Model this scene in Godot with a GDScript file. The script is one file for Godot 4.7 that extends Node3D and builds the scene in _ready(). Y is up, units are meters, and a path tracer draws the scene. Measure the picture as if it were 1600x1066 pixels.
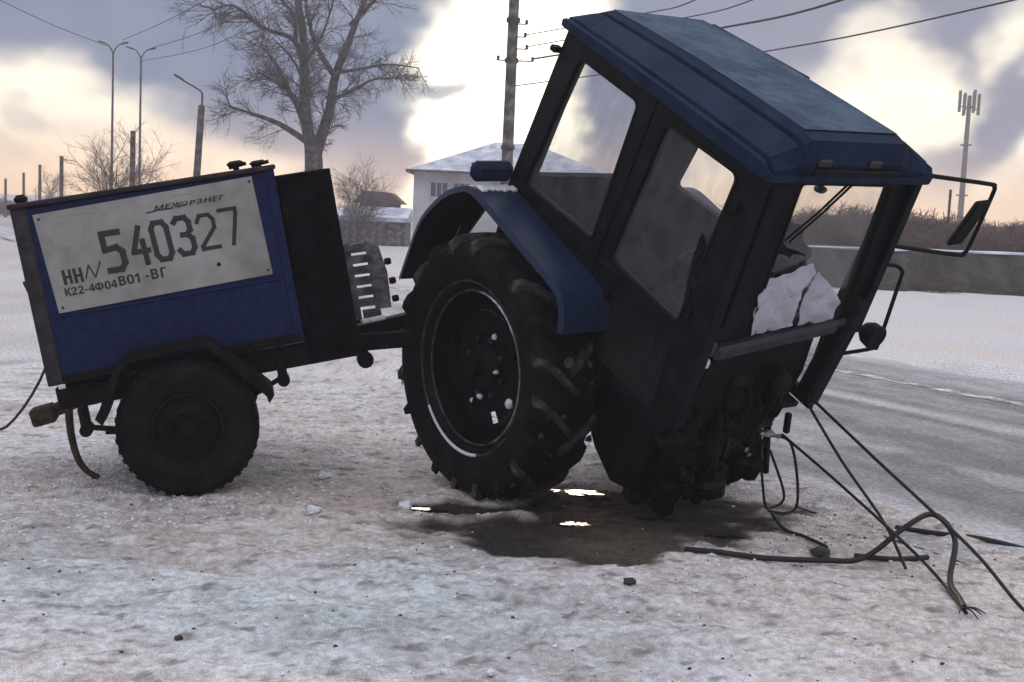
extends Node3D

var rng := RandomNumberGenerator.new()
var used := {}
var M := {}
var noise_a := FastNoiseLite.new()
var noise_b := FastNoiseLite.new()
var noise_c := FastNoiseLite.new()

# ------------------------------------------------------------------ mesh builder
class MB:
	var v := PackedVector3Array()
	var n := PackedVector3Array()
	var c := PackedColorArray()
	var idx := PackedInt32Array()
	func tri(a: Vector3, b: Vector3, d: Vector3):
		var nn := (b - a).cross(d - a)
		if nn.length() < 1e-12: return
		nn = nn.normalized()
		var k := v.size()
		v.append(a); v.append(b); v.append(d)
		n.append(nn); n.append(nn); n.append(nn)
		idx.append(k); idx.append(k + 2); idx.append(k + 1)
	func quad(a: Vector3, b: Vector3, d: Vector3, e: Vector3):
		tri(a, b, d); tri(a, d, e)
	func sm(a, b, d, na, nb, nd):
		var k := v.size()
		v.append(a); v.append(b); v.append(d)
		n.append(na); n.append(nb); n.append(nd)
		idx.append(k); idx.append(k + 2); idx.append(k + 1)
	func box(size: Vector3, xf := Transform3D(), bev := 0.0):
		var h := size * 0.5
		var b: float = min(bev, min(h.x, min(h.y, h.z)) * 0.9)
		var P := func(sx, sy, sz, ax):
			var p := Vector3(sx * h.x, sy * h.y, sz * h.z)
			if ax != 0: p.x -= sx * b
			if ax != 1: p.y -= sy * b
			if ax != 2: p.z -= sz * b
			return xf * p
		for s in [-1, 1]:
			_q(P.call(s, -1, -1, 0), P.call(s, 1, -1, 0), P.call(s, 1, 1, 0), P.call(s, -1, 1, 0), s < 0)
			_q(P.call(-1, s, -1, 1), P.call(-1, s, 1, 1), P.call(1, s, 1, 1), P.call(1, s, -1, 1), s < 0)
			_q(P.call(-1, -1, s, 2), P.call(1, -1, s, 2), P.call(1, 1, s, 2), P.call(-1, 1, s, 2), s < 0)
		if b <= 0.0: return
		for s in [-1, 1]:
			for t in [-1, 1]:
				_q(P.call(-1, s, t, 1), P.call(-1, s, t, 2), P.call(1, s, t, 2), P.call(1, s, t, 1), s * t > 0)
				_q(P.call(s, -1, t, 2), P.call(s, -1, t, 0), P.call(s, 1, t, 0), P.call(s, 1, t, 2), s * t < 0)
				_q(P.call(s, t, -1, 0), P.call(s, t, -1, 1), P.call(s, t, 1, 1), P.call(s, t, 1, 0), s * t < 0)
				for w in [-1, 1]:
					if s * t * w > 0: tri(P.call(s, t, w, 0), P.call(s, t, w, 1), P.call(s, t, w, 2))
					else: tri(P.call(s, t, w, 0), P.call(s, t, w, 2), P.call(s, t, w, 1))
	func _q(a, b, d, e, flip):
		if flip: quad(a, e, d, b)
		else: quad(a, b, d, e)
	func tube(pts: Array, r0: float, r1 := -1.0, sides := 6, cap := true):
		if r1 < 0: r1 = r0
		var m := pts.size()
		var base := v.size()
		var t0: Vector3 = (pts[1] - pts[0]).normalized()
		var up := Vector3.UP if abs(t0.y) < 0.9 else Vector3.RIGHT
		var u := t0.cross(up).normalized()
		for i in m:
			var a: Vector3 = pts[max(i - 1, 0)]
			var b: Vector3 = pts[min(i + 1, m - 1)]
			var t := (b - a).normalized()
			u = (u - t * u.dot(t)).normalized()
			var w := t.cross(u)
			var r: float = lerp(r0, r1, float(i) / max(1, m - 1))
			for k in sides:
				var an := TAU * k / sides
				var d := u * cos(an) + w * sin(an)
				v.append(pts[i] + d * r); n.append(d)
		for i in m - 1:
			for k in sides:
				var a := base + i * sides + k
				var b := base + i * sides + (k + 1) % sides
				var d := b + sides
				var e := a + sides
				idx.append(a); idx.append(d); idx.append(b)
				idx.append(a); idx.append(e); idx.append(d)
		if cap:
			for k in range(1, sides - 1):
				tri(v[base], v[base + k + 1], v[base + k])
				var q := base + (m - 1) * sides
				tri(v[q], v[q + k], v[q + k + 1])
	# profile: array of Vector2(radius, z); turned about z. flat across profile segments
	func lathe(prof: Array, seg := 32, xf := Transform3D(), a0 := 0.0, a1 := TAU):
		for i in prof.size() - 1:
			var p: Vector2 = prof[i]
			var q: Vector2 = prof[i + 1]
			var dd := q - p
			if dd.length() < 1e-6: continue
			var nr := Vector2(dd.y, -dd.x).normalized()
			for k in seg:
				var t0 := a0 + (a1 - a0) * k / seg
				var t1 := a0 + (a1 - a0) * (k + 1) / seg
				var e0 := Vector3(cos(t0), sin(t0), 0)
				var e1 := Vector3(cos(t1), sin(t1), 0)
				var A := xf * (e0 * p.x + Vector3(0, 0, p.y))
				var B := xf * (e1 * p.x + Vector3(0, 0, p.y))
				var C := xf * (e1 * q.x + Vector3(0, 0, q.y))
				var D := xf * (e0 * q.x + Vector3(0, 0, q.y))
				var n0 := (xf.basis * (e0 * nr.x + Vector3(0, 0, nr.y))).normalized()
				var n1 := (xf.basis * (e1 * nr.x + Vector3(0, 0, nr.y))).normalized()
				if p.x > 1e-6: sm(A, B, C, n0, n1, n1)
				if q.x > 1e-6: sm(A, C, D, n0, n1, n0)
	func prism(poly: PackedVector2Array, z0: float, z1: float, xf := Transform3D()):
		if _area(poly) < 0: poly.reverse()
		var ti := Geometry2D.triangulate_polygon(poly)
		for i in range(0, ti.size(), 3):
			var a := poly[ti[i]]
			var b := poly[ti[i + 1]]
			var d := poly[ti[i + 2]]
			if (b - a).cross(d - a) < 0:
				var s := b
				b = d
				d = s
			tri(xf * Vector3(a.x, a.y, z1), xf * Vector3(b.x, b.y, z1), xf * Vector3(d.x, d.y, z1))
			tri(xf * Vector3(a.x, a.y, z0), xf * Vector3(d.x, d.y, z0), xf * Vector3(b.x, b.y, z0))
		for i in poly.size():
			var a := poly[i]
			var b := poly[(i + 1) % poly.size()]
			quad(xf * Vector3(a.x, a.y, z0), xf * Vector3(b.x, b.y, z0), xf * Vector3(b.x, b.y, z1), xf * Vector3(a.x, a.y, z1))
	func _area(p: PackedVector2Array) -> float:
		var s := 0.0
		for i in p.size(): s += p[i].cross(p[(i + 1) % p.size()])
		return s
	# plate with a hole: outer and inner have the same count, both counter-clockwise
	func ring(o: PackedVector2Array, i: PackedVector2Array, z0: float, z1: float, xf := Transform3D()):
		var f := func(p: Vector2, z: float): return xf * Vector3(p.x, p.y, z)
		for k in o.size():
			var j := (k + 1) % o.size()
			quad(f.call(o[k], z1), f.call(o[j], z1), f.call(i[j], z1), f.call(i[k], z1))
			quad(f.call(o[k], z0), f.call(i[k], z0), f.call(i[j], z0), f.call(o[j], z0))
			quad(f.call(o[k], z0), f.call(o[j], z0), f.call(o[j], z1), f.call(o[k], z1))
			quad(f.call(i[k], z0), f.call(i[k], z1), f.call(i[j], z1), f.call(i[j], z0))
	func mesh() -> ArrayMesh:
		var a := []
		a.resize(Mesh.ARRAY_MAX)
		a[Mesh.ARRAY_VERTEX] = v
		a[Mesh.ARRAY_NORMAL] = n
		if c.size() == v.size() and c.size() > 0: a[Mesh.ARRAY_COLOR] = c
		a[Mesh.ARRAY_INDEX] = idx
		var m := ArrayMesh.new()
		m.add_surface_from_arrays(Mesh.PRIMITIVE_TRIANGLES, a)
		return m

# ------------------------------------------------------------------ scene helpers
func numbered(called: String) -> String:
	var k: int = used.get(called, 0)
	used[called] = k + 1
	return called if k == 0 else "%s_%03d" % [called, k]

func tag(o: Node, label: String, category: String, group := "", kind := ""):
	if label: o.set_meta("label", label)
	if category: o.set_meta("category", category)
	if group: o.set_meta("group", group)
	if kind: o.set_meta("kind", kind)

func thing(called: String, label: String, category: String, xf := Transform3D(), group := "") -> Node3D:
	var o := Node3D.new()
	o.name = numbered(called)
	add_child(o, true)
	o.transform = xf
	tag(o, label, category, group)
	return o

func put(called: String, mesh, material: Material, parent: Node = null, xf := Transform3D()) -> MeshInstance3D:
	var o := MeshInstance3D.new()
	o.mesh = mesh.mesh() if mesh is MB else mesh
	o.material_override = material
	if parent == null:
		o.name = numbered(called)
		add_child(o, true)
	else:
		o.name = called
		parent.add_child(o, true)
	o.transform = xf
	return o

func node(called: String, parent: Node, xf := Transform3D()) -> Node3D:
	var o := Node3D.new()
	o.name = called
	parent.add_child(o, true)
	o.transform = xf
	return o

func lin(r: float, g: float, b: float) -> Color:
	return Color(r, g, b).linear_to_srgb()

func mat(r: float, g: float, b: float, rough := 0.8, metal := 0.0, tex: Texture2D = null, scale := 1.0, nrm: Texture2D = null, nscale := 0.5) -> StandardMaterial3D:
	var m := StandardMaterial3D.new()
	m.albedo_color = lin(r, g, b)
	m.roughness = rough
	m.metallic = metal
	if tex or nrm:
		m.uv1_triplanar = true
		m.uv1_scale = Vector3.ONE * scale
	if tex: m.albedo_texture = tex
	if nrm:
		m.normal_enabled = true
		m.normal_texture = nrm
		m.normal_scale = nscale
	return m

# tileable mottled texture: a ramp of colours over fractal noise, with a second fine layer
func mottle(sd: int, freq: float, lo: Color, hi: Color, size := 256, contrast := 1.6, fine := 0.25) -> ImageTexture:
	var f := FastNoiseLite.new()
	f.seed = sd; f.frequency = freq; f.fractal_octaves = 5; f.noise_type = FastNoiseLite.TYPE_SIMPLEX_SMOOTH
	var im := f.get_seamless_image(size, size)
	f.seed = sd + 7; f.frequency = freq * 6.0
	var im2 := f.get_seamless_image(size, size)
	var out := Image.create(size, size, false, Image.FORMAT_RGB8)
	for y in size:
		for x in size:
			var t := im.get_pixel(x, y).r - 0.5
			var u := im2.get_pixel(x, y).r - 0.5
			out.set_pixel(x, y, lo.lerp(hi, clampf(0.5 + t * contrast + u * fine * 2.0, 0, 1)))
	out.generate_mipmaps()
	return ImageTexture.create_from_image(out)

func bumpy(sd: int, freq: float, strength: float, size := 256) -> ImageTexture:
	var f := FastNoiseLite.new()
	f.seed = sd; f.frequency = freq; f.fractal_octaves = 4
	var im := f.get_seamless_image(size, size)
	im.convert(Image.FORMAT_RGBA8)
	im.bump_map_to_normal_map(strength)
	return ImageTexture.create_from_image(im)

# a quad with rounded corners (counter-clockwise corners), and the outer points that match it one by one
func rounded(q: Array, r: float, seg := 5) -> PackedVector2Array:
	var out := PackedVector2Array()
	for k in q.size():
		var p: Vector2 = q[k]
		var a: Vector2 = (q[(k + q.size() - 1) % q.size()] - p).normalized()
		var b: Vector2 = (q[(k + 1) % q.size()] - p).normalized()
		for i in seg + 1:
			var t := float(i) / seg
			var p0 := p + a * r
			var p2 := p + b * r
			out.append(p0 * (1 - t) * (1 - t) + p * 2 * t * (1 - t) + p2 * t * t)
	return out

func matched(q: Array, seg := 5) -> PackedVector2Array:
	var out := PackedVector2Array()
	for p in q:
		for i in seg + 1: out.append(p)
	return out

func inset(q: Array, d: float) -> Array:
	var out := []
	var m := q.size()
	for k in m:
		var p: Vector2 = q[k]
		var e0: Vector2 = (p - q[(k + m - 1) % m]).normalized()
		var e1: Vector2 = (q[(k + 1) % m] - p).normalized()
		var n0 := Vector2(-e0.y, e0.x)
		var n1 := Vector2(-e1.y, e1.x)
		var bis := (n0 + n1).normalized()
		out.append(p + bis * d / max(0.3, bis.dot(n0)))
	return out

func at(p: Vector3, turn := Vector3.ZERO) -> Transform3D:
	return Transform3D(Basis.from_euler(turn), p)

func smooth_path(pts: Array, per := 6) -> Array:
	var out := []
	for i in pts.size() - 1:
		var p0: Vector3 = pts[max(i - 1, 0)]
		var p3: Vector3 = pts[min(i + 2, pts.size() - 1)]
		for k in per:
			out.append(pts[i].cubic_interpolate(pts[i + 1], p0, p3, float(k) / per))
	out.append(pts[-1])
	return out

func lump(rad: Vector3, sd: int, rough := 0.35, rings := 7, seg := 10) -> MB:
	var b := MB.new()
	var g := []
	noise_c.seed = sd
	for i in rings + 1:
		var row := []
		var th := PI * i / rings
		for k in seg:
			var ph := TAU * k / seg
			var d := Vector3(sin(th) * cos(ph), cos(th), sin(th) * sin(ph))
			var s := 1.0 + rough * noise_c.get_noise_3d(d.x * 90, d.y * 90, d.z * 90 + sd * 13)
			row.append(d * rad * s)
		g.append(row)
	for i in rings:
		for k in seg:
			var j := (k + 1) % seg
			b.tri(g[i][k], g[i][j], g[i + 1][j]); b.tri(g[i][k], g[i + 1][j], g[i + 1][k])
	return b

# ------------------------------------------------------------------ sky
const DEG := PI / 180.0
# bright openings: azimuth, elevation, half-width, half-height (degrees), tilt, strength
var bright := [
	[-19.5, 3.3, 9.5, 2.0, -17.0, 1.0], [-17.0, 0.7, 15.0, 2.3, -4.0, 0.95],
	[-0.4, 8.6, 3.6, 5.5, 8.0, 1.15], [-2.6, 3.9, 3.0, 3.4, -35.0, 1.1], [-4.6, 1.2, 2.2, 2.2, 0.0, 0.9], [1.7, 3.6, 1.4, 4.0, -10.0, 1.0],
	[16.8, 5.0, 4.2, 2.7, -12.0, 1.0], [15.5, 8.4, 1.8, 1.3, 0.0, 0.5], [22.4, 8.6, 2.6, 2.0, 30.0, 0.7],
	[17.0, 1.4, 11.0, 2.0, 0.0, 0.9], [22.6, 4.3, 2.2, 1.6, 20.0, 0.9], [10.5, 3.2, 3.0, 1.6, -20.0, 0.6],
	[34.0, 3.0, 7.0, 2.2, -8.0, 0.7], [-34.0, 3.4, 8.0, 2.4, 8.0, 0.7]]
var plume := [
	[20.6, 5.2, 1.15, 4.2, -34.0, 1.0], [-6.6, 2.2, 1.35, 2.4, -8.0, 1.0], [-6.0, 4.6, 1.3, 2.4, -24.0, 0.8], [4.4, 4.8, 1.9, 6.0, -6.0, 1.0],
	[-21.7, 3.8, 0.6, 0.9, 20.0, 0.35], [-22.8, 2.0, 1.0, 1.0, 0.0, 0.25], [-3.4, 5.9, 1.5, 0.5, 10.0, 0.8], [-8.5, 4.0, 2.0, 5.0, 0.0, 0.6]]

func blob(b: Array, az: float, el: float) -> float:
	var dx: float = az - b[0]
	var dy: float = el - b[1]
	var cs := cos(b[4] * DEG)
	var sn := sin(b[4] * DEG)
	var d := Vector2((dx * cs + dy * sn) / b[2], (-dx * sn + dy * cs) / b[3]).length()
	return smoothstep(1.42, 0.5, d) * b[5]

func sky_color(az: float, el: float) -> Color:
	var wx := noise_a.get_noise_2d(az * 6.0, el * 9.0)
	var wy := noise_a.get_noise_2d(az * 6.0 + 400.0, el * 9.0 + 90.0)
	var fine := noise_b.get_noise_2d(az * 22.0, el * 34.0)
	var a := az + wx * 2.0 + fine * 0.28
	var e := el + wy * 1.2 + fine * 0.16
	var keep := 1.0
	for b in bright:
		if absf(az - b[0]) < b[2] * 2.0 + b[3] + 6.0: keep *= 1.0 - clampf(blob(b, a, e), 0.0, 1.0)
	var lit := 1.0 - keep
	keep = 1.0
	for b in plume:
		if absf(az - b[0]) < b[2] * 2.0 + b[3] + 6.0: keep *= 1.0 - clampf(blob(b, a, e), 0.0, 1.0)
	lit *= keep
	# the rest of the sky goes on as broken cloud, brighter towards the hidden sun
	var near_sun := exp(-pow(az / 62.0, 2.0)) * exp(-maxf(el, 0.0) / 26.0)
	var broken := smoothstep(0.0, 0.45, noise_a.get_noise_2d(az * 2.2 + 70.0, el * 4.6) + 0.12) * near_sun * 0.75
	if absf(az) < 27.0: broken *= smoothstep(9.5, 15.0, el)
	lit = maxf(lit, broken)
	var t := noise_a.get_noise_2d(az * 3.0 - 50.0, el * 7.0) * 0.5 + 0.5
	var grey := Color(0.160, 0.220, 0.335).lerp(Color(0.285, 0.295, 0.380), clampf(t * 0.8 + fine * 0.2 + 0.12 * (8.0 - el) / 8.0, 0.0, 1.0))
	grey = grey.lerp(Color(0.285, 0.29, 0.365), smoothstep(3.0, 14.0, az) * 0.7)
	var behind := smoothstep(50.0, 140.0, absf(az))
	grey = grey.lerp(Color(0.24, 0.275, 0.37) * (0.85 + 0.3 * t), behind)
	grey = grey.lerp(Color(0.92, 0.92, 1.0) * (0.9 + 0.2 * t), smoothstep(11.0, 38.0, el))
	var low := smoothstep(4.6, 0.2, el) * exp(-pow(az / 70.0, 2.0))
	grey = grey.lerp(Color(0.98, 0.67, 0.45), low * 0.8)
	var warm := smoothstep(4.6, 0.2, el)
	var core := exp(-pow((az + 1.0) / 9.0, 2.0))
	var glow := Color(1.32, 1.20, 0.94).lerp(Color(1.35, 0.92, 0.56), warm * (1.0 - 0.75 * core))
	glow = glow * (1.0 + 0.12 * fine + 0.55 * core)
	return grey.lerp(glow, lit)

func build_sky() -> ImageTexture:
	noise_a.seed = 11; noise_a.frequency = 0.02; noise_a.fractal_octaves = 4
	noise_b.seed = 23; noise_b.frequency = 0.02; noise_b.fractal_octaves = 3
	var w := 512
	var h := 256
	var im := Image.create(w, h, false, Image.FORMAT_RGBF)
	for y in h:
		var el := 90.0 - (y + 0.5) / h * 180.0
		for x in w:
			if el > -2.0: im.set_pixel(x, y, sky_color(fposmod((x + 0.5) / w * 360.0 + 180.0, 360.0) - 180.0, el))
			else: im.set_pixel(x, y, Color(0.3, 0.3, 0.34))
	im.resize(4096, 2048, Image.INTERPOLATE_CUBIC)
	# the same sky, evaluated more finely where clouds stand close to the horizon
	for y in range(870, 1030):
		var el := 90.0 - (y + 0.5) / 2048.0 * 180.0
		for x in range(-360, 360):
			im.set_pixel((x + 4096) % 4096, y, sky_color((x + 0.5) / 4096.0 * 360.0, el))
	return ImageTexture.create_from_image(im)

# ------------------------------------------------------------------ ground
const ROAD_O := Vector2(1.93, -8.19)
const ROAD_N := Vector2(0.882, -0.471)
const ROAD_D := Vector2(0.471, 0.882)

func stain(x: float, z: float) -> float:
	var d1 := Vector2((x - 0.85) / 0.86, (z + 6.95) / 0.72).length()
	var d2 := Vector2((x - 0.18) / 0.74, (z + 6.22) / 0.52).length()
	var d3 := Vector2((x + 0.25) / 0.42, (z + 6.82) / 0.10).length()
	var d: float = minf(d1, minf(d2, d3))
	d += noise_b.get_noise_2d(x * 90.0, z * 90.0) * 0.40 + noise_a.get_noise_2d(x * 40.0, z * 40.0) * 0.3
	return smoothstep(1.08, 0.72, d)

var tracks := []
func boot_prints(x: float, z: float) -> float:
	if tracks.is_empty():
		var r := RandomNumberGenerator.new()
		r.seed = 77
		for k in 34:
			var a := r.randf_range(-0.7, 0.7) + (PI / 2.0 if k % 3 else 0.0)
			tracks.append([r.randf_range(-3.0, 3.2), -3.9 - 5.0 * pow(r.randf(), 1.3), cos(a), sin(a), r.randf_range(0.010, 0.022)])
	var out := 0.0
	for t in tracks:
		var dx: float = x - t[0]
		if absf(dx) > 0.26: continue
		var dz: float = z - t[1]
		if absf(dz) > 0.26: continue
		var u: float = (dx * t[2] + dz * t[3]) / 0.145
		var v: float = (-dx * t[3] + dz * t[2]) / (0.052 - 0.010 * u)
		var d := sqrt(u * u + v * v)
		if d < 1.5: out += t[4] * (-smoothstep(1.08, 0.82, d) + 0.45 * exp(-pow((d - 1.18) / 0.14, 2.0))) + (0.003 * sin(u * 22.0) if d < 0.9 else 0.0)
	return out

func ground_height(x: float, z: float) -> float:
	var near := 1.0 / (1.0 + pow(Vector2(x, z + 6.5).length() / 16.0, 2.0))
	var h := noise_a.get_noise_2d(x * 24.0, z * 24.0) * 0.030 + noise_b.get_noise_2d(x * 110.0, z * 150.0) * 0.013 * near
	h += absf(noise_a.get_noise_2d(x * 160.0 + 40.0, z * 240.0)) * 0.022 * near
	h += noise_b.get_noise_2d(x * 420.0, z * 520.0 + 60.0) * 0.009 * near
	if x > -3.4 and x < 3.8 and z > -9.4 and z < -3.6: h += boot_prints(x, z)
	# ruts left by wheels along the verge
	for r in [[-8.45, 0.10], [-9.6, -0.06], [-5.1, 0.14]]:
		var d: float = z - r[0] - (x * r[1]) - noise_a.get_noise_2d(x * 14.0, r[0] * 40.0) * 0.5
		h -= 0.03 * exp(-d * d / 0.018) - 0.016 * exp(-pow(d - 0.28, 2.0) / 0.02)
	h -= 0.02 * stain(x, z)
	for q in [[-1.80, -6.88, 0.30], [0.0, -6.98, 0.34]]:
		var d := Vector2(x - q[0], (z - q[1]) * 1.1).length()
		h += 0.028 * exp(-pow((d - q[2]) / 0.09, 2.0)) * (0.6 + noise_b.get_noise_2d(x * 150.0, z * 150.0))
	var w := (Vector2(x, z) - ROAD_O).dot(ROAD_N) + noise_a.get_noise_2d(x * 20.0, z * 20.0) * 0.35
	if w > -0.3 and w < 6.6:
		var inside: float = smoothstep(-0.3, 0.35, w) * smoothstep(6.6, 5.9, w)
		h = lerpf(h, -0.06, inside)
	if w > -0.9 and w < 0.2: h += 0.05 * exp(-pow((w + 0.3) / 0.22, 2.0)) * (0.6 + noise_b.get_noise_2d(x * 60.0, z * 60.0))
	if w > 6.2 and w < 8.2: h += 0.10 * exp(-pow((w - 6.9) / 0.5, 2.0)) * (0.8 + noise_a.get_noise_2d(x * 30.0, z * 30.0))
	return h - 0.012 + 1.7 * smoothstep(110.0, 235.0, Vector2(x, z).length())

func ground_color(x: float, z: float, h: float) -> Color:
	var big := noise_a.get_noise_2d(x * 9.0 + 200.0, z * 13.0)
	var mid := noise_b.get_noise_2d(x * 26.0, z * 44.0)
	var fine := noise_b.get_noise_2d(x * 150.0 + 9.0, z * 260.0)
	var snow := Color(0.86, 0.865, 0.89)
	var dirty := Color(0.58, 0.545, 0.54)
	var t := clampf(0.50 + big * 0.7 + mid * 0.6 + fine * 0.75 + (h + 0.012) * 4.0, 0.0, 1.0)
	# the trodden strip beside the vehicles is dirtier than the open snow
	var strip := exp(-pow((z + 6.9) / 1.0, 2.0)) * smoothstep(-6.0, -1.5, x)
	t = clampf(t - strip * 0.42 + 0.06, 0.0, 1.0)
	var w := (Vector2(x, z) - ROAD_O).dot(ROAD_N)
	if w > 6.4: t = lerpf(t, 1.0, 0.95)
	if z < -12.0 and w < 0.0: t = lerpf(t, 0.85, 0.5)
	var c := dirty.lerp(snow, t)
	var tint := noise_a.get_noise_2d(x * 10.0 - 90.0, z * 13.0 + 30.0) * 1.7
	var cool := clampf(tint + 0.15, 0.0, 1.0) * smoothstep(-7.2, -5.2, z)
	var tan := clampf(-tint + 0.15 + strip * 0.5, 0.0, 1.0)
	c = Color(c.r * (1.0 - 0.13 * cool + 0.02 * tan), c.g * (1.0 - 0.02 * cool - 0.045 * tan), c.b * (1.0 - 0.10 * tan))
	var specks := smoothstep(0.26, 0.50, noise_b.get_noise_2d(x * 260.0, z * 380.0 + 77.0))
	var close := smoothstep(15.0, 9.0, Vector2(x, z + 2.0).length())
	c = c.lerp(Color(0.16, 0.145, 0.14), specks * 0.6 * close)
	var crust := smoothstep(0.22, 0.5, noise_b.get_noise_2d(x * 120.0 + 500.0, z * 230.0))
	c = c.lerp(Color(0.86, 0.87, 0.90), crust * 0.55 * close)
	var s := stain(x, z)
	var wet := Color(0.030, 0.024, 0.021).lerp(Color(0.10, 0.08, 0.062), clampf(0.25 + mid * 1.8 + fine * 0.5 + (z + 6.6) * 0.55, 0.0, 1.0))
	return c.lerp(wet, s * 0.97)

func steps(lo: float, hi: float, d: float, far: float) -> PackedFloat32Array:
	var a := PackedFloat32Array()
	var x := lo
	var e := d
	var left := PackedFloat32Array()
	while x > -far:
		e *= 1.14
		x -= e
		left.append(x)
	left.reverse()
	a.append_array(left)
	x = lo
	while x < hi:
		a.append(x)
		x += d
	e = d
	while x < far:
		a.append(x)
		e *= 1.14
		x += e
	a.append(x)
	return a

func sheet(xs: PackedFloat32Array, zs: PackedFloat32Array, hf: Callable, cf: Callable, xf := Transform3D()) -> MB:
	var b := MB.new()
	var nx := xs.size()
	var nz := zs.size()
	var hh := PackedFloat32Array()
	hh.resize(nx * nz)
	for j in nz:
		for i in nx: hh[j * nx + i] = hf.call(xs[i], zs[j])
	for j in nz:
		for i in nx:
			var i0: int = max(i - 1, 0)
			var i1: int = min(i + 1, nx - 1)
			var j0: int = max(j - 1, 0)
			var j1: int = min(j + 1, nz - 1)
			var dx := (hh[j * nx + i1] - hh[j * nx + i0]) / (xs[i1] - xs[i0])
			var dz := (hh[j1 * nx + i] - hh[j0 * nx + i]) / (zs[j1] - zs[j0])
			var h := hh[j * nx + i]
			b.v.append(xf * Vector3(xs[i], h, zs[j]))
			b.n.append((xf.basis * Vector3(-dx, 1, -dz)).normalized())
			b.c.append(cf.call(xs[i], zs[j], h))
	for j in nz - 1:
		for i in nx - 1:
			var a := j * nx + i
			b.idx.append(a); b.idx.append(a + 1); b.idx.append(a + nx)
			b.idx.append(a + 1); b.idx.append(a + nx + 1); b.idx.append(a + nx)
	return b

# ------------------------------------------------------------------ trees
func branch(b: MB, tw: MB, p: Vector3, dir: Vector3, length: float, r: float, level: int, droop: float):
	var pts := [p]
	var d := dir
	var q := p
	var n := 4 if level < 2 else 3
	for i in n:
		d = (d + Vector3(rng.randf_range(-1, 1), rng.randf_range(-0.5, 0.8) - droop, rng.randf_range(-1, 1)) * 0.22).normalized()
		q += d * length / n
		pts.append(q)
	var dst := tw if level <= 0 else b
	dst.tube(pts, r, r * 0.45, 5 if r > 0.05 else 3, false)
	if level <= 0: return
	var kids := 6 if level > 1 else 7
	if level == 3: kids = 7
	for k in kids:
		var t := rng.randf_range(0.2, 1.0)
		var f := t * n
		var i: int = min(int(f), n - 1)
		var o: Vector3 = pts[i].lerp(pts[i + 1], f - i)
		var ax: Vector3 = (pts[i + 1] - pts[i]).normalized()
		var side := ax.cross(Vector3(rng.randf_range(-1, 1), rng.randf_range(-1, 1), rng.randf_range(-1, 1))).normalized()
		var nd := (ax * rng.randf_range(0.5, 1.0) + side * rng.randf_range(0.5, 0.9)).normalized()
		branch(b, tw, o, nd, length * rng.randf_range(0.42, 0.62), maxf(r * 0.5, 0.007 if r > 0.0121 else 0.0045), level - 1, droop)

func limb_tree(called: String, label: String, base: Vector3, limbs: Array, bark: Material, twig: Material, dens: float, reach: float):
	var t := thing(called, label, "tree", at(base))
	var b := MB.new()
	var tw := MB.new()
	for L in limbs:
		var pts := []
		for p in L[0]: pts.append(p - base)
		pts = smooth_path(pts, 4)
		b.tube(pts, L[1], L[2], 8 if L[1] > 0.1 else 6, true)
		if L[3] <= 0: continue
		var total := 0.0
		for i in pts.size() - 1: total += pts[i].distance_to(pts[i + 1])
		var count := int(total * dens * L[3])
		for k in count:
			var u := pow(rng.randf(), 0.7) * (pts.size() - 1)
			var i: int = min(int(u), pts.size() - 2)
			var o: Vector3 = pts[i].lerp(pts[i + 1], u - i)
			var ax: Vector3 = (pts[i + 1] - pts[i]).normalized()
			var side := ax.cross(Vector3(rng.randf_range(-1, 1), rng.randf_range(-1, 1), rng.randf_range(-1, 1))).normalized()
			branch(b, tw, o, (ax * 0.7 + side * 0.8).normalized(), reach * rng.randf_range(0.5, 1.2), L[2] * 0.45 + 0.008, 2, 0.12)
	put("trunk", b, bark, t)
	put("crown", tw, twig, t)
	return t

func shrub_tree(called: String, label: String, base: Vector3, height: float, spread: float, stems: int, bark: Material, twig: Material, lvl := 3):
	var t := thing(called, label, "tree", at(base))
	var b := MB.new()
	var tw := MB.new()
	for s in stems:
		var d := Vector3(rng.randf_range(-1, 1) * spread, 1.0, rng.randf_range(-1, 1) * spread).normalized()
		branch(b, tw, Vector3(rng.randf_range(-0.1, 0.1), -0.1, rng.randf_range(-0.1, 0.1)) * height * 0.3, d, height * rng.randf_range(0.7, 0.95), height * 0.011, lvl, -0.05)
	put("trunk", b, bark, t)
	put("crown", tw, twig, t)
	return t

# ------------------------------------------------------------------ wheels
func lug_mesh(side: float) -> ArrayMesh:
	var b := MB.new()
	var st := [[-0.015, 0.0, 0.783, 0.735], [0.05, 0.07, 0.784, 0.735], [0.115, 0.155, 0.782, 0.733], [0.175, 0.225, 0.772, 0.722], [0.215, 0.255, 0.735, 0.69], [0.214, 0.27, 0.69, 0.665]]
	var rows := []
	for s in st:
		var a: float = s[1]
		var w := 0.034
		var row := []
		for k in [[-w * 1.25, s[3]], [-w * 0.8, s[2]], [w * 0.8, s[2]], [w * 1.25, s[3]]]:
			var an: float = a + k[0]
			row.append(Vector3(cos(an) * k[1], sin(an) * k[1], side * (s[0] + (0.0 if k[1] == s[2] else -0.004))))
		rows.append(row)
	for i in rows.size() - 1:
		for k in 3:
			if side > 0: b.quad(rows[i][k], rows[i][k + 1], rows[i + 1][k + 1], rows[i + 1][k])
			else: b.quad(rows[i][k], rows[i + 1][k], rows[i + 1][k + 1], rows[i][k + 1])
	for e in [0, rows.size() - 1]:
		if (e == 0) == (side > 0): b.quad(rows[e][0], rows[e][3], rows[e][2], rows[e][1])
		else: b.quad(rows[e][0], rows[e][1], rows[e][2], rows[e][3])
	return b.mesh()

func mirrored(prof: Array) -> Array:
	var out := prof.duplicate()
	for i in range(prof.size() - 1, -1, -1): out.append(Vector2(prof[i].x, -prof[i].y))
	return out

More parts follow.
